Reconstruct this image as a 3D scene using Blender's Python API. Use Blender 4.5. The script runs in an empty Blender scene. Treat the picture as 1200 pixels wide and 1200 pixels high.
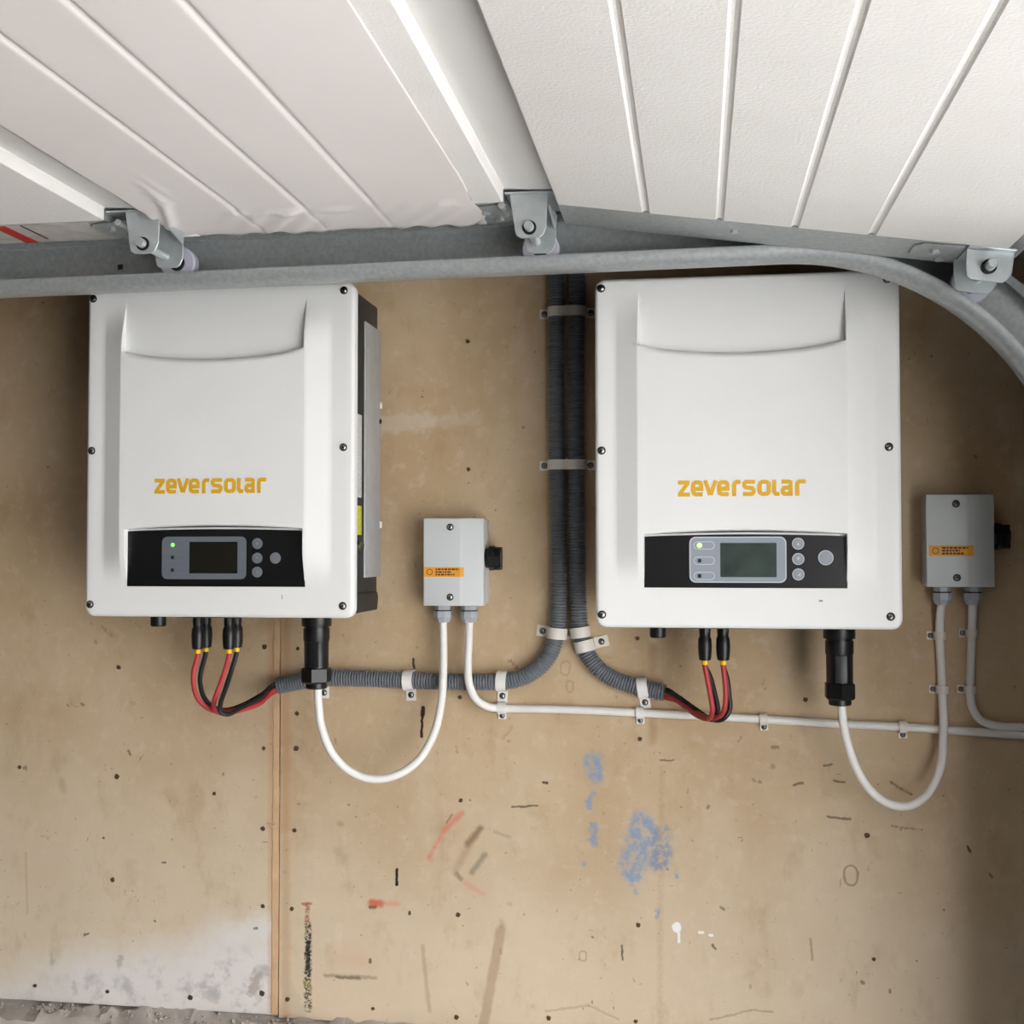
import bpy, bmesh, math, random
from mathutils import Vector, Matrix
random.seed(7)
sc = bpy.context.scene
Z0 = 1.55                                   # height of the left inverter's lower edge above the floor

# ------------------------------------------------------------------ camera
F_PX = 1420.0
CAM = Vector((0.8816, -1.8554, 0.0938 + Z0))
YAW, PITCH, ROLL = math.radians(8.6305), math.radians(1.8735), math.radians(-0.0314)
FWD = Vector((-math.sin(YAW)*math.cos(PITCH), math.cos(YAW)*math.cos(PITCH), math.sin(PITCH)))
_r = Vector((math.cos(YAW), math.sin(YAW), 0)); _u = _r.cross(FWD)
RIGHT = _r*math.cos(ROLL) + _u*math.sin(ROLL); UP = _u*math.cos(ROLL) - _r*math.sin(ROLL)
cam_data = bpy.data.cameras.new('camera'); cam = bpy.data.objects.new('camera', cam_data)
sc.collection.objects.link(cam)
cam_data.sensor_width = 36; cam_data.lens = 36*F_PX/1200; cam_data.clip_start = .02
M = Matrix((RIGHT, UP, -FWD)).transposed().to_4x4(); M.translation = CAM
cam.matrix_world = M
sc.camera = cam

# ------------------------------------------------------------------ world, light, exposure
SKY = 15.1
world = bpy.data.worlds.new('overcast_sky'); sc.world = world; world.use_nodes = True
wn = world.node_tree.nodes; bg = wn['Background']
bg.inputs[0].default_value = (0.97, 0.985, 1.0, 1); bg.inputs[1].default_value = 14.0
# overcast sky: three times brighter overhead than at the horizon
_tc = wn.new('ShaderNodeTexCoord'); _sx = wn.new('ShaderNodeSeparateXYZ'); _mz = wn.new('ShaderNodeMath'); _mz.operation = 'MAXIMUM'; _mz.inputs[1].default_value = 0
_ma = wn.new('ShaderNodeMath'); _ma.operation = 'MULTIPLY_ADD'; _ma.inputs[1].default_value = SKY*2/3; _ma.inputs[2].default_value = SKY/3
for _a, _b in ((_tc.outputs['Generated'], _sx.inputs[0]), (_sx.outputs['Z'], _mz.inputs[0]), (_mz.outputs[0], _ma.inputs[0]), (_ma.outputs[0], bg.inputs[1])): world.node_tree.links.new(_a, _b)
OPEN_X, OPEN_Y0, OPEN_Y1, OPEN_Z = 1.42, -0.60, -2.75, 0.38 + Z0   # unseen door opening: plane, sides, lintel; shaped to shade wall and inverters
pl = bpy.data.lights.new('opening_portal', 'AREA'); pl.shape = 'RECTANGLE'
pl.size = OPEN_Y0 - OPEN_Y1; pl.size_y = OPEN_Z; pl.cycles.is_portal = True
po = bpy.data.objects.new('opening_portal', pl); sc.collection.objects.link(po)
po.matrix_world = Matrix.Translation((OPEN_X + .2, (OPEN_Y0 + OPEN_Y1)/2, OPEN_Z/2)) @ Matrix(((0, 0, 1), (1, 0, 0), (0, 1, 0))).to_4x4()
vs = sc.view_settings
vs.view_transform = 'Standard'; vs.look = 'None'; vs.gamma = 1; vs.use_curve_mapping = False; vs.exposure = 0.0

# ------------------------------------------------------------------ helpers
def P(px, py, Y=0.0):
    """Point of the plane y = Y seen at a position of the 1200 x 1200 photograph."""
    d = FWD + RIGHT*((px-600)/F_PX) - UP*((py-600)/F_PX)
    return CAM + d*((Y-CAM.y)/d.y)

def lin(c):
    return tuple((v/255/12.92 if v/255 <= .04045 else ((v/255+.055)/1.055)**2.4) for v in c)

class NT:
    """small node-tree helper"""
    def __init__(self, tree): self.t = tree
    def n(self, kind, **kw):
        nd = self.t.nodes.new(kind)
        for k, v in kw.items():
            if k.startswith('i_'):
                key = k[2:]; key = int(key) if key.isdigit() else key.replace('_', ' ')
                nd.inputs[key].default_value = v
            else: setattr(nd, k, v)
        return nd
    def l(self, a, b): self.t.links.new(a, b)

MATS = {}
def mat(name, col, rough=.5, metal=0.0, var=0.0, vscale=30.0, bump=0.0, bscale=200.0, emit=None, spec=.5, coat=0.0):
    if name in MATS: return MATS[name]
    m = bpy.data.materials.new(name); m.use_nodes = True; MATS[name] = m
    t = NT(m.node_tree); b = m.node_tree.nodes['Principled BSDF']
    c = lin(col)
    b.inputs['Base Color'].default_value = (*c, 1); b.inputs['Roughness'].default_value = rough
    b.inputs['Metallic'].default_value = metal; b.inputs['Specular IOR Level'].default_value = spec
    b.inputs['Coat Weight'].default_value = coat
    tc = t.n('ShaderNodeTexCoord')
    if var:
        nz = t.n('ShaderNodeTexNoise', i_Scale=vscale, i_Detail=4.0); t.l(tc.outputs['Object'], nz.inputs['Vector'])
        r = t.n('ShaderNodeMapRange'); r.inputs['To Min'].default_value = 1-var; r.inputs['To Max'].default_value = 1+var
        r.inputs['From Min'].default_value = .3; r.inputs['From Max'].default_value = .7
        t.l(nz.outputs['Fac'], r.inputs['Value'])
        mx = t.n('ShaderNodeVectorMath', operation='SCALE'); mx.inputs[0].default_value = c
        t.l(r.outputs[0], mx.inputs['Scale']); t.l(mx.outputs[0], b.inputs['Base Color'])
    if bump:
        nb = t.n('ShaderNodeTexNoise', i_Scale=bscale, i_Detail=2.0); t.l(tc.outputs['Object'], nb.inputs['Vector'])
        bp = t.n('ShaderNodeBump', i_Strength=bump, i_Distance=.001); t.l(nb.outputs['Fac'], bp.inputs['Height'])
        t.l(bp.outputs[0], b.inputs['Normal'])
    if emit:
        b.inputs['Emission Color'].default_value = (*lin(emit[0]), 1); b.inputs['Emission Strength'].default_value = emit[1]
    return m

class MB:
    def __init__(self): self.v = []; self.f = []
    def add(self, vs, fs):
        o = len(self.v); self.v += [tuple(p) for p in vs]; self.f += [tuple(i+o for i in f) for f in fs]; return self
    def box(self, a, b, bev=0.0, seg=2):
        bm = bmesh.new(); bmesh.ops.create_cube(bm, size=1)
        c = (Vector(a)+Vector(b))/2; s = Vector(b)-Vector(a)
        for v in bm.verts: v.co = Vector((v.co.x*s.x, v.co.y*s.y, v.co.z*s.z)) + c
        if bev: bmesh.ops.bevel(bm, geom=list(bm.edges), offset=bev, segments=seg, profile=.5, affect='EDGES')
        return self.bm(bm)
    def bm(self, bm):
        bm.verts.index_update()
        self.add([v.co.copy() for v in bm.verts], [[v.index for v in f.verts] for f in bm.faces]); bm.free(); return self
    def poly(self, pts, d, bev=0.0, seg=2):
        """flat polygon of 3-D points pushed along vector d into a prism"""
        bm = bmesh.new(); d = Vector(d)
        lo = [bm.verts.new(p) for p in pts]; hi = [bm.verts.new(Vector(p)+d) for p in pts]; n = len(pts)
        bm.faces.new(lo); bm.faces.new(hi[::-1])
        for i in range(n): bm.faces.new((lo[i], hi[i], hi[(i+1) % n], lo[(i+1) % n]))
        bmesh.ops.recalc_face_normals(bm, faces=list(bm.faces))
        if bev: bmesh.ops.bevel(bm, geom=list(bm.edges), offset=bev, segments=seg, profile=.5, affect='EDGES')
        return self.bm(bm)
    def lathe(self, prof, o, axis, n=20, twist=0.0, wob=None):
        """prof: (distance along axis, radius); closed with caps"""
        a = Vector(axis).normalized(); e = a.orthogonal().normalized(); g = a.cross(e); o = Vector(o)
        if abs(a.z) > .9: e = Vector((1, 0, 0)); g = a.cross(e)
        vs = []; fs = []
        for k, pr in enumerate(prof):
            d, r = pr[0], pr[1]
            for i in range(n):
                t = 2*math.pi*i/n + twist; rr = r*(wob(i, k) if wob else 1)
                vs.append(o + a*d + e*math.cos(t)*rr + g*math.sin(t)*rr)
        for k in range(len(prof)-1):
            for i in range(n):
                j = (i+1) % n; fs.append((k*n+i, k*n+j, (k+1)*n+j, (k+1)*n+i))
        fs.append(tuple(range(n))[::-1]); fs.append(tuple((len(prof)-1)*n+i for i in range(n)))
        return self.add(vs, fs)
    def tube(self, pts, r, n=12, rad=None):
        pts = [Vector(p) for p in pts]; vs = []; fs = []
        up = None
        for k, p in enumerate(pts):
            t = (pts[min(k+1, len(pts)-1)] - pts[max(k-1, 0)]).normalized()
            if up is None: up = t.orthogonal().normalized()
            up = (up - t*up.dot(t)).normalized(); w = t.cross(up); rr = rad[k] if rad else r
            for i in range(n):
                a = 2*math.pi*i/n; vs.append(p + up*math.cos(a)*rr + w*math.sin(a)*rr)
        for k in range(len(pts)-1):
            for i in range(n):
                j = (i+1) % n; fs.append((k*n+i, k*n+j, (k+1)*n+j, (k+1)*n+i))
        fs.append(tuple(range(n))[::-1]); fs.append(tuple((len(pts)-1)*n+i for i in range(n)))
        return self.add(vs, fs)
    def mesh(self, name, smooth=35):
        me = bpy.data.meshes.new(name); me.from_pydata(self.v, [], self.f); me.validate(); 
        if smooth:
            me.polygons.foreach_set('use_smooth', [True]*len(me.polygons)); me.set_sharp_from_angle(angle=math.radians(smooth))
        me.update(); return me

def obj(name, mb, material, parent=None, world=False, smooth=35):
    me = mb.mesh(name, smooth) if isinstance(mb, MB) else mb
    if material is not None:
        if len(me.materials) == 0: me.materials.append(material)
    o = bpy.data.objects.new(name, me); sc.collection.objects.link(o)
    if parent is not None:
        o.parent = parent
        if world: o.matrix_parent_inverse = Matrix.Translation(-parent.location)
    return o
def tag(o, label, cat, group=None):
    o['label'] = label; o['category'] = cat
    if group: o['group'] = group
    return o
def thing(name, label, cat, loc=(0, 0, 0), group=None):
    o = bpy.data.objects.new(name, None); sc.collection.objects.link(o); o.location = loc; o.empty_display_size = .05
    return tag(o, label, cat, group)
def struct(name, mb, m, **kw):
    o = obj(name, mb, m, **kw); o['kind'] = 'structure'; return o

def smooth_path(pts, step=.006):
    """Catmull-Rom through the points, evenly resampled"""
    pts = [Vector(p) for p in pts]; q = [pts[0]*2-pts[1]] + pts + [pts[-1]*2-pts[-2]]; dense = []
    for i in range(1, len(q)-2):
        p0, p1, p2, p3 = q[i-1:i+3]
        t0 = 0; t1 = (p1-p0).length**.5; t2 = t1+(p2-p1).length**.5; t3 = t2+(p3-p2).length**.5
        for k in range(24):
            t = t1+(t2-t1)*k/24
            a1 = p0*((t1-t)/(t1-t0))+p1*((t-t0)/(t1-t0)); a2 = p1*((t2-t)/(t2-t1))+p2*((t-t1)/(t2-t1)); a3 = p2*((t3-t)/(t3-t2))+p3*((t-t2)/(t3-t2))
            b1 = a1*((t2-t)/(t2-t0))+a2*((t-t0)/(t2-t0)); b2 = a2*((t3-t)/(t3-t1))+a3*((t-t1)/(t3-t1))
            dense.append(b1*((t2-t)/(t2-t1))+b2*((t-t1)/(t2-t1)))
    dense.append(pts[-1]); L = [0]
    for a, b in zip(dense, dense[1:]): L.append(L[-1]+(b-a).length)
    n = max(2, round(L[-1]/step)); out = []; j = 0
    for k in range(n+1):
        s = L[-1]*k/n
        while j < len(L)-2 and L[j+1] < s: j += 1
        u = (s-L[j])/max(1e-9, L[j+1]-L[j]); out.append(dense[j].lerp(dense[j+1], min(1, u)))
    return out

# ------------------------------------------------------------------ plain materials
WHITE = mat('white_powder_coat', (234, 234, 232), .42, var=.012, vscale=9, bump=.06, bscale=900)
DARKBODY = mat('dark_grey_casting', (44, 44, 42), .55, var=.1, bump=.1)
ALU = mat('brushed_aluminium', (186, 187, 188), .5, .35, var=.05, vscale=60)
GALV = mat('galvanised_steel', (168, 172, 172), .45, .45, var=.12, vscale=160, bump=.12, bscale=300)
ZINC = mat('bright_zinc', (184, 190, 192), .36, .6, var=.06, vscale=80)
STEEL = mat('screw_steel', (150, 148, 142), .28, 1.0)
STEELDARK = mat('screw_recess', (38, 36, 34), .5, .6)
BLACK = mat('black_plastic', (20, 20, 21), .38)
BLACKGLOSS = mat('black_fascia', (17, 18, 19), .3)
GREYPL = mat('light_grey_plastic', (204, 208, 208), .45, var=.01)
GLANDGREY = mat('gland_grey_plastic', (172, 176, 182), .4)
WHITEPL = mat('white_pvc', (236, 233, 228), .4, var=.02)
CLIPPL = mat('cream_clip_plastic', (228, 222, 212), .45, var=.03)
CONDUIT = mat('grey_conduit_plastic', (112, 117, 123), .5, var=.04)
REDC = mat('red_cable_rubber', (176, 54, 57), .5)
BLKC = mat('black_cable_rubber', (22, 22, 23), .5)
YEL = mat('yellow_marker', (244, 196, 20), .5)
LOGO = mat('yellow_logo_print', (226, 172, 22), .5)

# ------------------------------------------------------------------ wall boards: procedural painted plywood with marks
def mark_group():
    g = bpy.data.node_groups.new('capsule_mark', 'ShaderNodeTree'); I = g.interface
    for nm, ty in (('Color', 'NodeSocketColor'), ('Pos', 'NodeSocketVector'), ('Grain', 'NodeSocketFloat'), ('A', 'NodeSocketVector'), ('B', 'NodeSocketVector'),
                   ('R', 'NodeSocketFloat'), ('Soft', 'NodeSocketFloat'), ('Hollow', 'NodeSocketFloat'), ('Break', 'NodeSocketFloat'), ('Strength', 'NodeSocketFloat'), ('Mark', 'NodeSocketColor')):
        I.new_socket(nm, in_out='INPUT', socket_type=ty)
    I.new_socket('Color', in_out='OUTPUT', socket_type='NodeSocketColor'); I.new_socket('Grain', in_out='OUTPUT', socket_type='NodeSocketFloat')
    t = NT(g); gi = t.n('NodeGroupInput').outputs; go = t.n('NodeGroupOutput')
    def vm(op, a, b=None):
        n = t.n('ShaderNodeVectorMath', operation=op); t.l(a, n.inputs[0])
        if b is not None: t.l(b, n.inputs[1])
        return n
    def mm(op, a, b=None, c=None, clamp=False):
        n = t.n('ShaderNodeMath', operation=op, use_clamp=clamp)
        for i, x in enumerate((a, b, c)):
            if x is None: continue
            if isinstance(x, (int, float)): n.inputs[i].default_value = x
            else: t.l(x, n.inputs[i])
        return n.outputs[0]
    seq = t.n('ShaderNodeVectorMath', operation='MULTIPLY_ADD'); t.l(gi['Grain'], seq.inputs[0]); seq.inputs[1].default_value = (1e-6, 0, 1e-6); t.l(gi['Pos'], seq.inputs[2])   # marks are worked out one after another
    pa = vm('SUBTRACT', seq.outputs[0], gi['A']).outputs[0]; ba = vm('SUBTRACT', gi['B'], gi['A']).outputs[0]
    h = mm('DIVIDE', vm('DOT_PRODUCT', pa, ba).outputs['Value'], vm('DOT_PRODUCT', ba, ba).outputs['Value'], clamp=True)
    sc_ = t.n('ShaderNodeVectorMath', operation='SCALE'); t.l(ba, sc_.inputs[0]); t.l(h, sc_.inputs['Scale'])
    d = vm('LENGTH', vm('SUBTRACT', pa, sc_.outputs[0]).outputs[0]).outputs['Value']
    d = mm('ABSOLUTE', mm('SUBTRACT', d, gi['Hollow']))
    mr = t.n('ShaderNodeMapRange', interpolation_type='SMOOTHSTEP'); t.l(d, mr.inputs['Value'])
    t.l(mm('MULTIPLY', gi['R'], mm('SUBTRACT', 1.0, gi['Soft'])), mr.inputs['From Min']); t.l(gi['R'], mr.inputs['From Max'])
    mr.inputs['To Min'].default_value = 1; mr.inputs['To Max'].default_value = 0
    br = t.n('ShaderNodeMapRange', interpolation_type='SMOOTHSTEP'); t.l(gi['Grain'], br.inputs['Value'])
    br.inputs['From Min'].default_value = .42; br.inputs['From Max'].default_value = .56
    keep = mm('ADD', mm('SUBTRACT', 1.0, gi['Break']), mm('MULTIPLY', gi['Break'], br.outputs[0]))
    fac = mm('MULTIPLY', mm('MULTIPLY', mr.outputs[0], keep), gi['Strength'])
    mx = t.n('ShaderNodeMix', data_type='RGBA'); t.l(fac, mx.inputs['Factor']); t.l(gi['Color'], mx.inputs[6]); t.l(gi['Mark'], mx.inputs[7])
    t.l(mx.outputs[2], go.inputs[0]); t.l(mm('MULTIPLY_ADD', fac, 1e-5, gi['Grain']), go.inputs[1]); return g
MARK = mark_group()

def grain_after(t, g, grain):
    n = t.n('ShaderNodeMath', operation='MULTIPLY_ADD'); t.l(g.outputs[1], n.inputs[0]); n.inputs[1].default_value = 1e-4; t.l(grain, n.inputs[2]); return n.outputs[0]
def board_material(name, marks, white_patch):
    m = bpy.data.materials.new(name); m.use_nodes = True; t = NT(m.node_tree); b = m.node_tree.nodes['Principled BSDF']
    b.inputs['Roughness'].default_value = .62; b.inputs['Specular IOR Level'].default_value = .35
    tc = t.n('ShaderNodeTexCoord').outputs['Object']
    def noise(scale, detail=3.0, rough=.55, vec=None, stretch=None):
        v = vec or tc
        if stretch:
            mp = t.n('ShaderNodeMapping'); mp.inputs['Scale'].default_value = stretch; t.l(v, mp.inputs[0]); v = mp.outputs[0]
        n = t.n('ShaderNodeTexNoise', i_Scale=scale, i_Detail=detail, i_Roughness=rough); t.l(v, n.inputs['Vector']); return n
    def rng(sock, a, c, lo=0.0, hi=1.0):
        r = t.n('ShaderNodeMapRange', interpolation_type='SMOOTHSTEP'); t.l(sock, r.inputs['Value'])
        for k, x in (('From Min', a), ('From Max', c), ('To Min', lo), ('To Max', hi)): r.inputs[k].default_value = x
        return r.outputs[0]
    def mix(fac, a, c):
        x = t.n('ShaderNodeMix', data_type='RGBA')
        for s, i in ((fac, 0), (a, 6), (c, 7)):
            if isinstance(s, tuple): x.inputs[i].default_value = (*lin(s), 1)
            elif isinstance(s, (int, float)): x.inputs[i].default_value = s
            else: t.l(s, x.inputs[i])
        return x.outputs[2]
    col = mix(rng(noise(4.0, 4).outputs['Fac'], .35, .65), (186, 159, 124), (200, 176, 143))
    col = mix(rng(noise(2.2, 3, stretch=(1, 1, .35)).outputs['Fac'], .45, .7, 0, .5), col, (170, 139, 100))
    col = mix(rng(noise(9, 5, stretch=(1, 1, .5)).outputs['Fac'], .5, .72, 0, .45), col, (210, 190, 161))
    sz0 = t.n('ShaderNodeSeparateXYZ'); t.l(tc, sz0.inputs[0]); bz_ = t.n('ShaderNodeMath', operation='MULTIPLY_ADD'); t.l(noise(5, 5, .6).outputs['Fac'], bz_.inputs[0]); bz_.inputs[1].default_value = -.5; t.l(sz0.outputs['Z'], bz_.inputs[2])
    col = mix(rng(bz_.outputs[0], Z0-.85, Z0-(.20 if white_patch else .40), .75 if white_patch else .62, 0), col, (222, 206, 181))      # paler towards the foot, edge broken up by noise
    col = mix(rng(noise(38, 5, .65).outputs['Fac'], .5, .7, 0, .28), col, (222, 204, 180))
    col = mix(rng(noise(17, 5, .65, stretch=(1, 1, .6)).outputs['Fac'], .52, .72, 0, .35), col, (164, 132, 98))
    # fine specks and scuffs
    col = mix(rng(noise(140, 2, .5, stretch=(1, 1, 1)).outputs['Fac'], .70, .76, 0, .55), col, (112, 88, 62))
    col = mix(rng(noise(70, 3, .6, stretch=(.45, 1, 2.2)).outputs['Fac'], .70, .755, 0, .6), col, (104, 80, 56))
    col = mix(rng(noise(26, 4, .6).outputs['Fac'], .66, .72, 0, .3), col, (150, 122, 90))
    col = mix(rng(noise(48, 3, .6, stretch=(1.6, 1, .8)).outputs['Fac'], .68, .73, 0, .45), col, (126, 98, 70))
    col = mix(rng(noise(95, 2, .5).outputs['Fac'], .71, .75, 0, .6), col, (84, 62, 44))
    wob = noise(90, 3); wv = t.n('ShaderNodeVectorMath', operation='MULTIPLY_ADD')
    t.l(wob.outputs['Color'], wv.inputs[0]); wv.inputs[1].default_value = (.006, 0, .006); t.l(tc, wv.inputs[2])
    fl = t.n('ShaderNodeVectorMath', operation='MULTIPLY_ADD'); t.l(wv.outputs[0], fl.inputs[0]); fl.inputs[1].default_value = (1, 0, 1); fl.inputs[2].default_value = (-.003, 0, -.003)
    wob2 = noise(60, 5, .65); wv2 = t.n('ShaderNodeVectorMath', operation='MULTIPLY_ADD')
    t.l(wob2.outputs['Color'], wv2.inputs[0]); wv2.inputs[1].default_value = (.035, 0, .035); t.l(tc, wv2.inputs[2])
    fl2 = t.n('ShaderNodeVectorMath', operation='MULTIPLY_ADD'); t.l(wv2.outputs[0], fl2.inputs[0]); fl2.inputs[1].default_value = (1, 0, 1); fl2.inputs[2].default_value = (-.0175, 0, -.0175)
    grain = noise(210, 3, .6).outputs['Fac']; grain2 = noise(62, 6, .7).outputs['Fac']
    if white_patch:
        sx = t.n('ShaderNodeSeparateXYZ'); t.l(fl2.outputs[0], sx.inputs[0])
        big = noise(6, 4, .6).outputs['Fac']
        # whitish lime bloom along the foot of the board, higher towards the seam
        a1 = t.n('ShaderNodeMath', operation='MULTIPLY_ADD'); t.l(sx.outputs['X'], a1.inputs[0]); a1.inputs[1].default_value = -.22; t.l(sx.outputs['Z'], a1.inputs[2])
        a2 = t.n('ShaderNodeMath', operation='MULTIPLY_ADD'); t.l(big, a2.inputs[0]); a2.inputs[1].default_value = -.14; t.l(a1.outputs[0], a2.inputs[2])
        col = mix(rng(a2.outputs[0], Z0-.660, Z0-.560, .85, 0), col, (226, 221, 218))
        sp = t.n('ShaderNodeMath', operation='MULTIPLY'); t.l(rng(a2.outputs[0], Z0-.70, Z0-.60, 1, 0), sp.inputs[0]); t.l(rng(noise(30, 5, .65).outputs['Fac'], .47, .68, 0, .6), sp.inputs[1])
        col = mix(sp.outputs[0], col, (150, 150, 152))
    for (a, c, r, soft, st, mc, *opt) in marks:
        o = opt[0] if opt else {}
        pa = P(*a); pb = P(*c)
        if (pa-pb).length < 1e-4: pb = pa + Vector((0, 0, .0005))
        g = t.n('ShaderNodeGroup'); g.node_tree = MARK; t.l(col, g.inputs['Color'])
        t.l(fl2.outputs[0] if o.get('wild') else fl.outputs[0], g.inputs['Pos']); 
        if o.get('wild'):
            sq = t.n('ShaderNodeMath', operation='MULTIPLY_ADD'); t.l(grain, sq.inputs[0]); sq.inputs[1].default_value = 1e-4; t.l(grain2, sq.inputs[2]); t.l(sq.outputs[0], g.inputs['Grain'])
        else: t.l(grain, g.inputs['Grain'])
        g.inputs['A'].default_value = (pa.x, 0, pa.z); g.inputs['B'].default_value = (pb.x, 0, pb.z)
        k = 1/760
        g.inputs['R'].default_value = r*k; g.inputs['Soft'].default_value = soft; g.inputs['Strength'].default_value = st
        g.inputs['Hollow'].default_value = o.get('hollow', 0)*k; g.inputs['Break'].default_value = o.get('brk', 0)
        g.inputs['Mark'].default_value = (*lin(mc), 1); col = g.outputs[0]; grain = g.outputs[1] if not o.get('wild') else grain_after(t, g, grain)
    t.l(col, b.inputs['Base Color'])
    bp = t.n('ShaderNodeBump', i_Strength=.12, i_Distance=.002); t.l(noise(45, 5).outputs['Fac'], bp.inputs['Height']); t.l(bp.outputs[0], b.inputs['Normal'])
    return m

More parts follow.
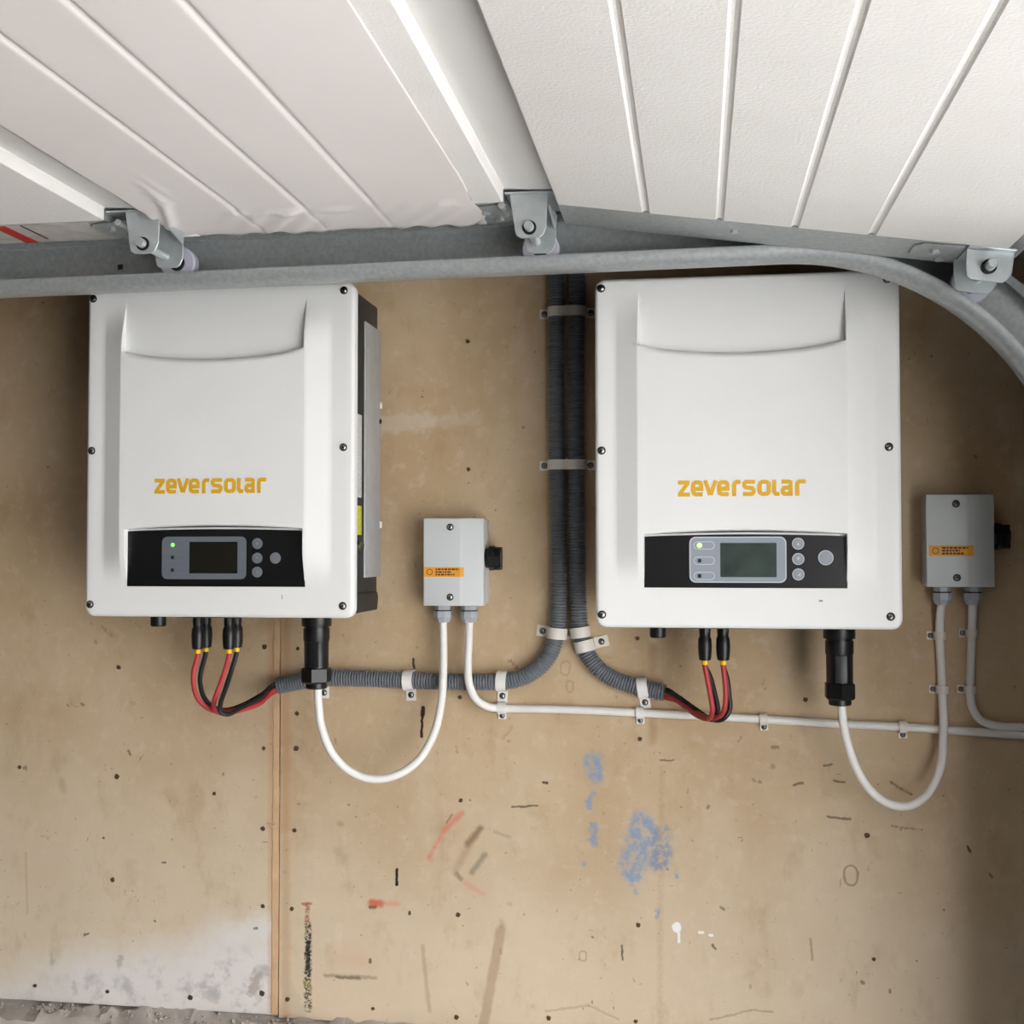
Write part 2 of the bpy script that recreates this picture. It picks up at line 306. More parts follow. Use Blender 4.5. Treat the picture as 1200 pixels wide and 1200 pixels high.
BLUE = (132, 154, 182); PINK = (214, 132, 112); BRN = (120, 88, 62); BLK = (32, 24, 20)
marks_r = [
 ((695, 893), (698, 908), 15, .6, .9, BLUE, dict(wild=1, brk=.7)), ((692, 932), (690, 942), 6, .9, .8, BLUE, dict(wild=1)), ((694, 965), (696, 990), 6, .9, .8, BLUE, dict(wild=1)),
 ((752, 968), (742, 1020), 22, .6, .9, (132, 154, 182), dict(wild=1, brk=.8)), ((776, 980), (774, 1010), 17, .6, .85, (120, 140, 166), dict(wild=1, brk=.8)), ((746, 1043), (746, 1046), 6, .9, .7, BLUE, dict(wild=1)),
 ((772, 1066), (771, 1074), 5, .9, .7, BLUE, dict(wild=1)), ((793, 1026), (793, 1028), 3, .5, .7, BLUE), ((685, 1012), (684, 1014), 3, .6, .7, BLUE),
 ((541, 953), (521, 972), 6, .9, .75, PINK), ((521, 972), (503, 1004), 5, 1, .55, PINK), ((503, 1005), (505, 1008), 6, .9, .5, PINK), ((436, 1058), (446, 1059), 7, .8, .9, (206, 96, 62)), ((446, 1059), (466, 1059), 6, 1, .5, PINK),
 ((434, 1063), (440, 1063), 3, .8, .8, (110, 60, 40)), ((530, 955), (523, 964), 2.5, 1, .6, (140, 70, 60)),
 ((563, 971), (548, 989), 7, 1, .8, (128, 98, 74)), ((556, 980), (534, 1020), 8, 1, .4, (150, 120, 92)), ((568, 1002), (553, 1022), 6, 1, .7, (134, 122, 104)), ((535, 1024), (540, 1030), 5, 1, .7, (140, 112, 88)), ((545, 1035), (566, 1047), 6, 1, .4, PINK), ((580, 975), (597, 981), 4, 1, .4, (150, 130, 100)),
 ((588, 1080), (589, 1084), 6, 1, .4, (150, 124, 98)), ((587, 1090), (566, 1205), 8, .6, .55, (160, 130, 100)), ((495, 1108), (503, 1185), 4, .9, .45, (160, 132, 104)), ((397, 1085), (397, 1115), 7, .8, .35, (226, 206, 182)),
 ((361, 1085), (361, 1140), 6, .5, .95, (38, 34, 34), dict(brk=1)), ((360, 1140), (361, 1182), 6, .5, .9, (58, 54, 42), dict(brk=1)), ((361, 1105), (361, 1135), 4, .6, .9, (30, 28, 30)), ((360, 1060), (360, 1082), 4, .6, .8, (150, 84, 66), dict(brk=.7)), ((358, 1152), (364, 1158), 4, .8, .6, (140, 132, 60)), ((355, 1059), (364, 1059), 2.5, .5, .8, (178, 104, 84)),
 ((465, 1019), (465, 1037), 2.2, .5, 1, BLK), ((496, 829), (495, 838), 3.2, .5, 1, (58, 32, 22)), ((495, 838), (494, 863), 2.2, .5, 1, (58, 32, 22)), ((484, 772), (485, 783), 2, .5, .9, BLK), ((480, 1069), (480, 1071), 2.2, .5, .9, BLK), ((434, 1125), (434, 1128), 2.2, .5, .9, BLK),
 ((381, 1143), (440, 1146), 4, 1, .55, (126, 104, 78)), ((395, 1145), (421, 1147), 3, .9, .7, (104, 86, 66)), ((600, 946), (630, 944), 1.6, .6, .8, (80, 62, 46)), ((636, 917), (641, 917), 2, .6, .9, BLK),
 ((447, 497), (500, 494), 15, .6, .55, (208, 196, 176), dict(wild=1)), ((500, 494), (560, 492), 10, 1, .35, (206, 192, 170), dict(wild=1)),
 ((335, 700), (335, 1190), 9, .9, .45, (186, 138, 98)), ((334, 1150), (352, 1190), 12, .6, .4, (190, 176, 152), dict(wild=1)),
 ((775, 900), (773, 1200), 6, 1, .25, (160, 116, 80), dict(brk=.5)), ((765, 760), (765, 870), 9, 1, .35, (150, 112, 78)),
 ((793, 1086), (793, 1088), 6, .35, 1, (244, 242, 238)), ((795, 1092), (796, 1104), 2.2, .5, 1, (240, 238, 234)), ((820, 1093), (823, 1093), 2.6, .5, 1, (240, 238, 234)), ((832, 1096), (835, 1096), 2, .5, 1, (240, 238, 234)),
 ((997, 1022), (997, 1030), 2, .8, .55, (96, 72, 50), dict(hollow=7)), ((663, 780), (662, 786), 2, .9, .4, (150, 118, 86), dict(hollow=5)), ((668, 802), (668, 807), 2, .9, .4, (150, 118, 86), dict(hollow=4)), ((683, 1119), (683, 1122), 1.6, .8, .5, (150, 122, 92), dict(hollow=4)),
 ((640, 1185), (690, 1178), 2.5, 1, .4, (150, 122, 96)), ((690, 1178), (725, 1195), 2.5, 1, .4, (150, 122, 96)), ((832, 1195), (880, 1184), 2, 1, .45, (120, 96, 70)), ((880, 1184), (906, 1186), 2, 1, .45, (120, 96, 70)),
 ((598, 774), (606, 783), 3, .8, .5, (100, 74, 50), dict(brk=1)), ((880, 914), (892, 916), 3, .8, .6, (82, 58, 38), dict(brk=1)), ((930, 920), (940, 918), 2.5, .8, .7, (74, 52, 34)), ((970, 957), (997, 960), 2, .8, .7, (74, 52, 34)), ((977, 915), (990, 917), 2, .8, .7, (74, 52, 34)), ((966, 897), (974, 896), 2.5, .8, .7, (74, 52, 34)),
 ((1044, 917), (1068, 931), 2.5, .8, .7, (66, 46, 30), dict(brk=.6)), ((905, 876), (912, 876), 3, .9, .6, (110, 66, 40)), ((905, 898), (906, 899), 4, 1, .5, (104, 76, 50)), ((1045, 968), (1080, 972), 2, .8, .5, (70, 50, 34), dict(brk=.7)), ((1134, 991), (1137, 998), 2, .6, .8, BLK), ((1160, 1024), (1162, 1028), 2.5, .8, .6, BLK), ((845, 1063), (848, 1065), 3, .9, .6, BLK), ((835, 1107), (838, 1112), 2, .7, .7, BLK), ((950, 1100), (952, 1125), 2.5, 1, .5, (90, 66, 46)), ((830, 945), (829, 947), 3, .8, .6, (90, 62, 40)), ((774, 891), (790, 891), 1.5, .8, .7, (80, 56, 38)),
 ((1010, 1150), (1012, 1152), 3, .8, .6, BLK), ((1043, 1160), (1043, 1163), 2.5, .8, .6, BLK), ((729, 1108), (729, 1124), 1.6, .7, .8, BLK), ((590, 865), (600, 852), 3, 1, .3, (150, 116, 84)),
 ((400, 1000), (402, 1005), 14, 1, .35, (150, 126, 96), dict(wild=1)), ((398, 965), (400, 966), 6, 1, .4, (140, 110, 84)), ((400, 1120), (425, 1125), 26, 1, .3, (208, 168, 138), dict(wild=1)),
]
marks_l = [
 ((317, 730), (317, 1195), 6, .9, .4, (196, 146, 106)), ((120, 735), (132, 745), 5, 1, .5, (116, 80, 56), dict(brk=1)), ((112, 752), (113, 753), 4, 1, .5, (116, 80, 56)), ((72, 915), (74, 925), 8, 1, .3, (130, 104, 76)), ((195, 930), (205, 940), 14, 1, .3, (170, 120, 90), dict(wild=1)), ((152, 1015), (155, 1035), 14, 1, .25, (170, 146, 104), dict(wild=1)),
 ((60, 1120), (61, 1128), 6, 1, .5, (150, 148, 148), dict(wild=1)), ((140, 1122), (140, 1130), 6, 1, .5, (140, 138, 138), dict(wild=1)), ((302, 1143), (296, 1160), 10, .7, .6, (150, 132, 116), dict(wild=1)), ((265, 1100), (315, 1085), 22, 1, .5, (226, 223, 220), dict(wild=1)),
 ((150, 880), (153, 884), 2, .6, .6, BLK), ((190, 1011), (194, 1011), 2, .6, .7, BLK), ((99, 1095), (103, 1094), 2, .6, .7, BLK), ((298, 1088), (301, 1088), 2, .6, .7, BLK), ((181, 1079), (182, 1080), 2, .6, .7, BLK), ((96, 825), (98, 826), 3, .8, .6, (90, 64, 44)), ((79, 826), (80, 827), 2, .8, .6, (90, 64, 44)), ((28, 900), (30, 899), 3, .8, .6, (90, 64, 44)), ((121, 982), (122, 982), 2.2, .6, .8, BLK), ((20, 825), (10, 900), 20, 1, .2, (160, 130, 100), dict(wild=1)),
 ((30, 1000), (32, 1070), 3, 1, .35, (170, 140, 112)), ((86, 1153), (88, 1165), 5, 1, .4, (170, 160, 150), dict(wild=1)),
]
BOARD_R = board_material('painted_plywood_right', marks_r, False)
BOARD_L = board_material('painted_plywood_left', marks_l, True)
EDGEW = mat('bare_plywood_edge', (208, 172, 134), .7, var=.1, vscale=40)
NAIL = mat('rusty_nail', (88, 66, 48), .7, .3, var=.2, vscale=300)
CONC = mat('rough_concrete', (184, 175, 167), .9, var=.22, vscale=22, bump=.8, bscale=60)
FLOORM = mat('garage_floor_concrete', (104, 104, 104), .85, var=.1, vscale=6, bump=.2)
GROUNDM = mat('driveway_concrete', (202, 200, 198), .9, var=.08, vscale=3)
PLASTER = mat('garage_brick_dust', (82, 74, 66), .9, var=.04, vscale=4)
TIMBER = mat('brown_timber', (104, 72, 46), .7, var=.2, vscale=14)
CEILM = mat('ceiling_board', (70, 60, 50), .9, var=.04, vscale=4)

# ------------------------------------------------------------------ setting
GX0, GY1, GZ = -4.6, -3.45, 2.55
PLZ = Z0 - .635
wall = struct('wall_back', MB().box((GX0, .016, 0), (1.72, .12, GZ)), TIMBER, smooth=0)
SEAM = .2255
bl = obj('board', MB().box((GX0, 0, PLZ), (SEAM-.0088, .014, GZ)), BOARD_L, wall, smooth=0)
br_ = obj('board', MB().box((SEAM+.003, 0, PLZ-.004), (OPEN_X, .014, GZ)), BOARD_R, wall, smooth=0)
mb = MB(); zs = [PLZ + (GZ-PLZ)*i/80 for i in range(81)]
left = [(SEAM-.0085+random.uniform(-.0007, .0007), z) for z in zs]; right_ = [(SEAM+.0012+random.uniform(-.0004, .0004), z) for z in zs]
for a, b, c, d in zip(left, right_, right_[1:], left[1:]):
    mb.add([(a[0], -.0012, a[1]), (b[0], -.0012, b[1]), (c[0], -.0012, c[1]), (d[0], -.0012, d[1]), (a[0], .012, a[1]), (b[0], .012, b[1]), (c[0], .012, c[1]), (d[0], .012, d[1])],
           [(0, 1, 2, 3), (0, 3, 7, 4), (1, 5, 6, 2)])
bmx = bmesh.new(); mm_ = mb.mesh('seam_strip', 0); bmx.from_mesh(mm_); bmesh.ops.remove_doubles(bmx, verts=list(bmx.verts), dist=1e-5); bmx.to_mesh(mm_); bmx.free()
obj('seam_strip', mm_, EDGEW, wall)
obj('splinter', MB().poly([P(312, 964, -.003), P(319, 967, -.003), P(324, 965, -.003), P(324, 970, -.003), P(318, 971, -.003)], (0, .004, 0), .0006), EDGEW, wall, smooth=0)
nail_mesh = MB().lathe([(-.0005, .0046), (.0009, .0042), (.0012, .003), (.0008, .0012)], (0, 0, 0), (0, -1, 0), 10, wob=lambda i, k: 1+.12*math.sin(i*2.3)).mesh('nail_head')
for px, py in ((309, 877), (308, 971), (308, 1062), (137, 910), (132, 1031), (41, 1155), (126, 1162), (223, 1169), (307, 1164), (251, 930), (23, 899), (310, 758), (139, 782),
               (347, 877), (348, 836), (345, 973), (342, 1065), (337, 1171), (540, 938), (539, 817), (537, 1072), (437, 1182), (535, 1192), (643, 1193), (349, 760),
               (548, 400), (549, 550), (750, 866), (1016, 979), (748, 1084), (1024, 1124), (745, 1197), (944, 820), (747, 748)):
    p = P(px, py); o = obj('nail_head', nail_mesh, NAIL, bl if p.x < SEAM else br_); o.location = p + Vector((0, -.0001, 0)); o.rotation_euler.y = random.uniform(0, 6); q_ = random.uniform(.65, .95); o.scale = (q_, 1, q_*random.uniform(.85, 1.15))
# concrete upstand below the boards, rough along its top
mb = MB(); nx = 150; X0, X1 = -.9, 1.42; rows = 6
random.seed(3)
for i in range(nx+1):
    x = X0 + (X1-X0)*i/nx
    for j in range(rows):
        q = j/(rows-1)                                     # 0 at the board, 1 at the front edge
        zz = PLZ - .001 - .014*q + random.uniform(-.006, .006)*(1 if j else .3) + .003*math.sin(x*17+j)
        mb.v.append((x, .014 - .06*q + random.uniform(-.003, .003), zz))
    mb.v.append((x, -.05 + random.uniform(-.002, .002), PLZ-.06)); mb.v.append((x, -.05, 0))
R_ = rows+2
for i in range(nx):
    for j in range(R_-1): mb.f.append((i*R_+j, (i+1)*R_+j, (i+1)*R_+j+1, i*R_+j+1))
plinth = struct('wall_plinth', mb, CONC, smooth=25)
# loose crumbs of mortar along the ledge
mb = MB(); random.seed(21)
for k in range(150):
    x = random.uniform(-.30, .48); c = Vector((x, random.uniform(-.030, -.002), 0)); c.z = PLZ - .003 + c.y*.2; r = random.choice((.0015, .002, .003, .0045))
    vs = []
    for dx, dy, dz in ((1, 0, 0), (-1, 0, 0), (0, 1, 0), (0, -1, 0), (0, 0, 1), (0, 0, -1)): vs.append(c + Vector((dx, dy, dz))*r*random.uniform(.6, 1.3))
    mb.add(vs, [(0, 2, 4), (2, 1, 4), (1, 3, 4), (3, 0, 4), (2, 0, 5), (1, 2, 5), (3, 1, 5), (0, 3, 5)])
cr = obj('mortar_crumbs', mb, mat('mortar_bits', (168, 160, 150), .95, var=.5, vscale=90), plinth, smooth=0); cr['kind'] = 'stuff'
struct('floor', MB().box((GX0, GY1, -.1), (OPEN_X+.3, .12, 0)), FLOORM, smooth=0)
struct('ground_outside', MB().box((OPEN_X+.3, -30, -.14), (40, 30, -.02)), GROUNDM, smooth=0)
struct('ceiling', MB().box((GX0, GY1, GZ), (OPEN_X+.3, .12, GZ+.1)), CEILM, smooth=0)
struct('wall_left', MB().box((GX0-.1, GY1, 0), (GX0, .12, GZ)), PLASTER, smooth=0)
struct('wall_front', MB().box((GX0, GY1-.1, 0), (OPEN_X+.3, GY1, GZ)), PLASTER, smooth=0)
pts = [(0, 0), (0, GZ), (GY1, GZ), (GY1, 0), (OPEN_Y1, 0), (OPEN_Y1, OPEN_Z), (OPEN_Y0, OPEN_Z), (OPEN_Y0, 0)]
struct('wall_right', MB().poly([(OPEN_X, y, z) for y, z in pts], (.25, 0, 0)), PLASTER, smooth=0)
struct('trim_1', MB().poly([(OPEN_X-.012, y, z) for y, z in [(OPEN_Y0-.002, .002), (OPEN_Y0-.002, OPEN_Z), (OPEN_Y1, OPEN_Z), (OPEN_Y1, OPEN_Z+.16), (OPEN_Y0+.1, OPEN_Z+.16), (OPEN_Y0+.1, .002)]], (.012, 0, 0)), TIMBER, smooth=0)

# ------------------------------------------------------------------ inverters
IW, IH = .405, .478
HX0, HX1 = .0595, .3345          # scoop and raised panel, left and right edge
def raised(x): 
    if x <= .0285 or x >= .371: return 0
    if x < .0585: return (x-.0285)/.03
    if x > .335: return (.371-x)/.036
    return 1
def sstep(a, b, x): 
    t = max(0, min(1, (x-a)/(b-a))); return t*t*(3-2*t)
def lengthwise(z, zb): return (1-sstep(.392, .458, z))*sstep(zb-.004, zb+.055, z)
def z_crease(x): u = (x-.197)/.1375; return .3712 + .0125*u*u
def z_arc(x): u = (x-.2)/.134; return .1315 - .0055*u*u
def cover_mesh(zb):
    m_ = .014; H1 = .0120
    xs = sorted(set([m_ + (IW-2*m_)*i/44 for i in range(45)] + [.0285, .0585, HX0, HX0+.0012, HX1-.0012, HX1, .335, .371, .066, .0672, .3328, .334]))
    xs = [x for i, x in enumerate(xs) if i == 0 or x-xs[i-1] > .0004]
    nseg = [20, 30, 16]
    def col_z(x):
        zc, za = z_crease(x), z_arc(x); out = []
        for i in range(nseg[0]+1): out.append((m_ + (za-.0008-m_)*i/nseg[0], 'b'))
        for i in range(nseg[1]+1):
            f_ = i/nseg[1]; a_, b_ = za+.0008, zc-.0006
            z_ = a_ + .004*f_/.15 if f_ < .15 else (b_-.0085*(1-f_)/.3 if f_ > .7 else a_+.004+(b_-.0085-a_-.004)*(f_-.15)/.55)
            out.append((z_, 'm'))
        for i in range(nseg[2]+1): out.append((zc+.0008 + (IH-m_-zc-.0008)*i/nseg[2], 't'))
        return out
    def hh(x, z, part):
        h = raised(x)*lengthwise(z, zb)
        if part == 't':
            if HX0+.0012 <= x <= HX1-.0012: h = 0
            elif x < .0285+.03: h *= 1
        if part == 'b' and .0671 <= x <= .3329: h = 0
        h *= H1
        if part == 'm' and HX0 <= x <= HX1:
            e_ = min(1, (x-HX0)/.03, (HX1-x)/.03)               # the lip rounds over, fading out at its ends
            d_ = z_crease(x)-z; R_c = .0085
            if d_ < R_c: h -= e_*.0095*(1-math.sqrt(max(0, 1-(1-d_/R_c)**2)))
            d_ = z-z_arc(x); R_c = .004
            if d_ < R_c: h -= e_*.003*(1-math.sqrt(max(0, 1-(1-d_/R_c)**2)))
        return h
    vs = []; fs = []; nr = sum(nseg)+3
    for x in xs:
        for z, part in col_z(x): vs.append((x, -.2-hh(x, z, part), z))
    nxs = len(xs)
    for i in range(nxs-1):
        for j in range(nr-1): fs.append((i*nr+j, (i+1)*nr+j, (i+1)*nr+j+1, i*nr+j+1))
    # rim: rounded corners, rounded front edge, side wall, back
    per = []
    def corner(idx, a0):
        for k in range(1, 8): per.append((idx, math.radians(a0+90*k/8)))
    for i in range(nxs): per.append((i*nr, math.radians(-90)))
    corner((nxs-1)*nr, -90)
    for j in range(nr): per.append(((nxs-1)*nr+j, 0.0))
    corner((nxs-1)*nr+nr-1, 0)
    for i in range(nxs-1, -1, -1): per.append((i*nr+nr-1, math.radians(90)))
    corner(nr-1, 90)
    for j in range(nr-1, -1, -1): per.append((j, math.radians(180)))
    corner(0, 180)
    rf = .006; prof = [(m_-rf, 0)] + [(m_-rf+rf*math.sin(math.radians(a)), rf-rf*math.cos(math.radians(a))) for a in (22, 45, 68, 90)] + [(m_, .016)]
    prev = [p[0] for p in per]
    for d, dy in prof:
        cur = []
        for idx, a in per:
            x, y, z = vs[idx]; cur.append(len(vs)); vs.append((x+d*math.cos(a), -.2+dy, z+d*math.sin(a)))
        n = len(per)
        for k in range(n):
            q = (prev[k], cur[k], cur[(k+1) % n], prev[(k+1) % n])
            q = tuple(dict.fromkeys(q))
            if len(q) >= 3: fs.append(q)
        prev = cur
    fs.append(tuple(prev[::-1]))
    mb = MB(); mb.v = vs; mb.f = [tuple(reversed(f)) for f in fs] ; 
    me = mb.mesh('front_cover', 24)
    bm = bmesh.new(); bm.from_mesh(me); bmesh.ops.recalc_face_normals(bm, faces=list(bm.faces)); bm.to_mesh(me); bm.free()
    me.set_sharp_from_angle(angle=math.radians(24)); return me
COVERS = [cover_mesh(.044), cover_mesh(.0545)]
SCREW = MB().lathe([(0, .0056), (.0006, .0056), (.0007, .0043), (.0018, .0040), (.0027, .0028), (.0030, .0013), (.0016, .0011), (.0015, .0004)], (0, 0, 0), (0, -1, 0), 16).mesh('screw')
SCREW.materials.append(STEEL); SCREW.materials.append(STEELDARK)
for p in SCREW.polygons:
    r_ = (p.center.x**2+p.center.z**2)**.5
    if r_ < .0012 or r_ > .0045: p.material_index = 1
def screw(name, parent, loc, s=1.0):
    o = obj(name, SCREW, None, parent); o.location = loc; o.scale = (s, s, s); o.rotation_euler.y = random.uniform(0, 3); return o

def strip(mb, pts, w, y, closed=False):
    """flat printed stroke in the x-z plane with mitred joints"""
    n = len(pts); L = []; Rr = []
    for i in range(n):
        if closed: a, b, c = pts[i-1], pts[i], pts[(i+1) % n]
        else: a, b, c = pts[max(i-1, 0)], pts[i], pts[min(i+1, n-1)]
        d1 = Vector((b[0]-a[0], b[1]-a[1])); d2 = Vector((c[0]-b[0], c[1]-b[1]))
        if d1.length < 1e-9: d1 = d2
        if d2.length < 1e-9: d2 = d1
        d1.normalize(); d2.normalize(); n1 = Vector((-d1.y, d1.x)); n2 = Vector((-d2.y, d2.x)); mvec = n1+n2
        mvec = n1 if mvec.length < 1e-6 else mvec.normalized(); k = w/2/max(.45, mvec.dot(n1))
        L.append((b[0]+mvec.x*k, b[1]+mvec.y*k)); Rr.append((b[0]-mvec.x*k, b[1]-mvec.y*k))
    for i in range(n if closed else n-1):
        j = (i+1) % n; yq = y - 2e-5*(len(mb.f) % 40)
        mb.add([(q[0], yq, q[1]) for q in (L[i], Rr[i], Rr[j], L[j])], [(0, 1, 2, 3)])
def rrect(x0, z0, x1, z1, r, n=5):
    out = []
    for cx, cz, a0 in ((x1-r, z0+r, -90), (x1-r, z1-r, 0), (x0+r, z1-r, 90), (x0+r, z0+r, 180)):
        for k in range(n+1):
            a = math.radians(a0+90*k/n); out.append((cx+r*math.cos(a), cz+r*math.sin(a)))
    return out
# lettering of the logo: strokes in units of the x-height
def letters():
    w = .245; h = w/2
    def rr(x0, x1, z0=0, z1=1, r=.26): return rrect(x0+h, z0+h, x1-h, z1-h, r-h*.6 if r > h else .05, 4)
    def e(x0, x1):
        return [[(x0+h+.02, .5-.04), (x1-h, .5-.04), (x1-h, .72), (x1-h-.06, .84), (x1-h-.18, 1-h), (x0+h+.16, 1-h), (x0+h+.04, .80), (x0+h, .66), (x0+h, .34), (x0+h+.05, .18), (x0+h+.18, h), (x1-.05, h)]]
    def rlet(x0, x1): return [[(x0+h, 0), (x0+h, .70), (x0+h+.05, .82), (x0+h+.16, 1-h), (x1, 1-h)]]
    return [
     [[(0, 1-h), (.72, 1-h)], [(.62, .84), (.12, .16)], [(0, h), (.74, h)]],
     e(.82, 1.57),
     [[(1.68, 1.0), (1.98, .08)], [(2.34, 1.0), (2.02, .08)]],
     e(2.42, 3.18),
     rlet(3.34, 3.86),
     [[(4.74, 1-h), (4.16, 1-h), (4.08, .80), (4.08, .64), (4.18, .53), (4.56, .49), (4.65, .40), (4.65, .24), (4.56, h), (3.99, h)]],
     [rr(4.90, 5.70) + [rr(4.90, 5.70)[0]]],
     [[(5.78+h, 1.0), (5.78+h, .24), (5.99, h), (6.22, h)]],
     [[(6.34, 1-h), (6.80, 1-h), (6.89, .84), (6.89, 0)], [(6.89, h), (6.50, h), (6.42, .2), (6.42, .40), (6.50, .50), (6.89, .50)]],
     rlet(7.17, 7.80)]
SCREEN_L = mat('dark_display', (30, 29, 24), .18)
SCREEN_R = mat('green_grey_display', (62, 72, 68), .16, var=.3, vscale=22)
BEZ_L = mat('bezel_grey', (104, 110, 118), .45); BEZ_R = mat('bezel_pale_grey', (146, 154, 164), .42); BEZ_RIM = mat('bezel_rim', (196, 200, 206), .45)
BTN_L = mat('button_grey', (112, 116, 122), .5); BTN_R = mat('button_pale_grey', (150, 154, 164), .5)
LED_ON = mat('green_led', (110, 240, 90), .4, emit=((110, 255, 90), 2.2)); LED_ON_R = mat('green_led_pale', (170, 235, 130), .4, emit=((170, 255, 120), 1.6)); LED_OFF = mat('unlit_led', (24, 28, 34), .4)
LABELW = mat('white_rating_label', (205, 205, 205), .5, var=.25, vscale=400)
LABELY = mat('yellow_green_label', (200, 204, 60), .5, var=.2, vscale=300)
RECESS = mat('dark_gap', (12, 12, 12), .6)

def inverter(ox, oz, label, newer):
    t = thing('solar_inverter', label, 'inverter', (ox, 0, Z0+oz), 'wall mounted solar inverters')
    cov = obj('front_cover', COVERS[1 if newer else 0], WHITE, t)
    for x in (.0090, .3890):
        for z in (.0175, .2415, .4650): screw('cover_screw', cov, (x, -.2, z))
    u = .0215; x0, z0 = (.1125, .1772)
    for strokes in letters():
        mb = MB()
        for s in strokes: strip(mb, [(x0+p[0]*u, z0+p[1]*u) for p in s], .245*u, -.2120-.0006)
        obj('logo_letter', mb, LOGO, cov, smooth=0)
    # body behind the cover
    obj('body', MB().box((.007, -.1835, .010), (.4012, -.060, .468), .003), DARKBODY, t)
    obj('bottom_lip', MB().poly([(.390, -.183, .006), (.390, -.183, .034), (.390, -.066, .034), (.390, -.060, .026), (.390, -.066, .006)], (.0135, 0, 0), .0015), DARKBODY, t)
    for sx in (1, -1):
        fx = (lambda x: x) if sx == 1 else (lambda x: IW-x)
        a = sorted((fx(.4014), fx(.4045)))
        pl_ = obj('side_plate', MB().box((a[0], -.1395, .056), (a[1], -.052, .432), .0012), ALU, t)
        if sx == 1:
            for z in (.318, .135): obj('tab', MB().box((.4035, -.058, z-.005), (.4062, -.0485, z+.005), .0012), WHITEPL, pl_)
            o = obj('plate_screw', MB().lathe([(0, .004), (.002, .004), (.003, .0025)], (.404, -.058, .293), (1, 0, 0), 10), STEELDARK, pl_)
    rl = obj('rating_label', MB().box((.4010, -.1815, .172), (.4018, -.150, .292)), LABELW, t); rl['label'] = 'white rating label with small grey print'
    yl = obj('warning_sticker', MB().box((.4010, -.1815, .118), (.4018, -.150, .160)), LABELY, t); yl['label'] = 'yellow green sticker'
    obj('earth_bolt', MB().lathe([(0, .0075), (.004, .0075), (.0045, .005), (.009, .005)], (.4005, -.165, .102), (1, 0, 0), 6), STEEL, t)
    obj('wall_bracket', MB().box((.05, -.061, .08), (.355, 0, .43), .002), ALU, t)
    # control panel
    zb = .0545 if newer else .0440
    n = 24; top = []
    for i in range(n+1):
        x = .334 - (.334-.0665)*i/n; q = (x-.2)/.134; top.append((x, .1262-.0026*q*q))
    dp = obj('control_panel', MB().poly([(.0665, -.2002, zb), (.334, -.2002, zb)] + [(x, -.2002, z) for x, z in top], (0, -.0014, 0), .0003, 1), BLACKGLOSS, t)
    mb = MB(); up_ = []; lo_ = []
    for i in range(n+1):
        x = .332 - (.332-.0685)*i/n; q = (x-.2)/.132; up_.append((x, z_arc(x)+.0002)); lo_.append((x, z_arc(x)-.0002-.0022*(1-q*q)))
    obj('panel_gap_shadow', MB().poly([(x, -.2003, z) for x, z in up_] + [(x, -.2003, z) for x, z in lo_[::-1]], (0, -.0016, 0)), RECESS, dp, smooth=0)  # dark strip standing in for the shadowed gap above the panel
    yb = -.2016
    if newer:
        bx0, bz0, bx1, bz1 = .1272, .0615, .2552, .1232; sx0, sz0, sx1, sz1 = .1683, .0690, .2423, .1148
        bz, bt, scn = BEZ_R, BTN_R, SCREEN_R
    else:
        bx0, bz0, bx1, bz1 = .1200, .0545, .2471, .1156; sx0, sz0, sx1, sz1 = .1620, .0629, .2343, .1081
        bz, bt, scn = BEZ_L, BTN_L, SCREEN_L
    if newer:
        mb = MB(); rr_ = rrect(bx0+.0008, bz0+.0008, bx1-.0008, bz1-.0008, .008); strip(mb, rr_, .0016, yb-.0012, True); obj('bezel_outline', mb, BEZ_RIM, dp, smooth=0)
    obj('display_bezel', MB().poly([(x, yb, z) for x, z in rrect(bx0, bz0, bx1, bz1, .008)], (0, -.0008, 0)), bz, dp)
    obj('screen', MB().poly([(x, yb-.0008, z) for x, z in rrect(sx0, sz0, sx1, sz1, .0008, 2)], (0, -.0004, 0)), scn, dp)
    for k in range(3):
        zc = bz0+(.0492 if not newer else .0500) - k*(.0180 if not newer else .0205); xc = bx0+.0225 if not newer else bx0+.0197
        mb = MB(); strip(mb, rrect(xc-.0135, zc-.0050, xc+.0135, zc+.0050, .0049), .0011, yb-.0012, True)
        obj('indicator_outline', mb, BEZ_RIM if newer else BTN_L, dp, smooth=0)
        on = (LED_ON_R if newer else LED_ON) if k == 0 else LED_OFF
        s = (.0034 if newer else .0027) if k == 0 else .0024
        if k == 0: obj('led', MB().lathe([(0, s), (.0012, s*.95), (.0018, s*.5)], (xc-.0062, yb-.0004, zc), (0, -1, 0), 14), on, dp)
        else: obj('led', MB().box((xc-.0062-s, yb-.0014, zc-s), (xc-.0062+s, yb-.0006, zc+s), .0006, 1), on, dp)
        if newer: obj('indicator_symbol', MB().box((xc+.001, yb-.0011, zc-.0034), (xc+.0055, yb-.0004, zc+.0034)), BTN_R, dp, smooth=0)
    bx, zz, rb = (.2705, (.1137, .0933, .0728), .0080) if newer else (.2634, (.1055, .0848, .0650), .0078)
    for k, z in enumerate(zz):
        obj('button', MB().lathe([(0, rb), (.0012, rb*.97), (.0015, rb*.8)], (bx, yb, z), (0, -1, 0), 22), bt, dp)
        if newer:
            mb = MB(); strip(mb, [(bx+math.cos(a*math.pi/12)*.0074, z+math.sin(a*math.pi/12)*.0074) for a in range(24)], .0010, yb-.0021, True); obj('button_ring', mb, BEZ_RIM, dp, smooth=0)
        q = .0022 if newer else .0014
        sh = [(-q, -q), (q, -q), (0, q)] if k == 0 else ([(-q, q), (0, -q), (q, q)] if k == 1 else [(-q*1.3, -q*.5), (q*1.2, -q*.9), (q*1.2, q), (q*.7, q), (q*.6, -q*.1)])
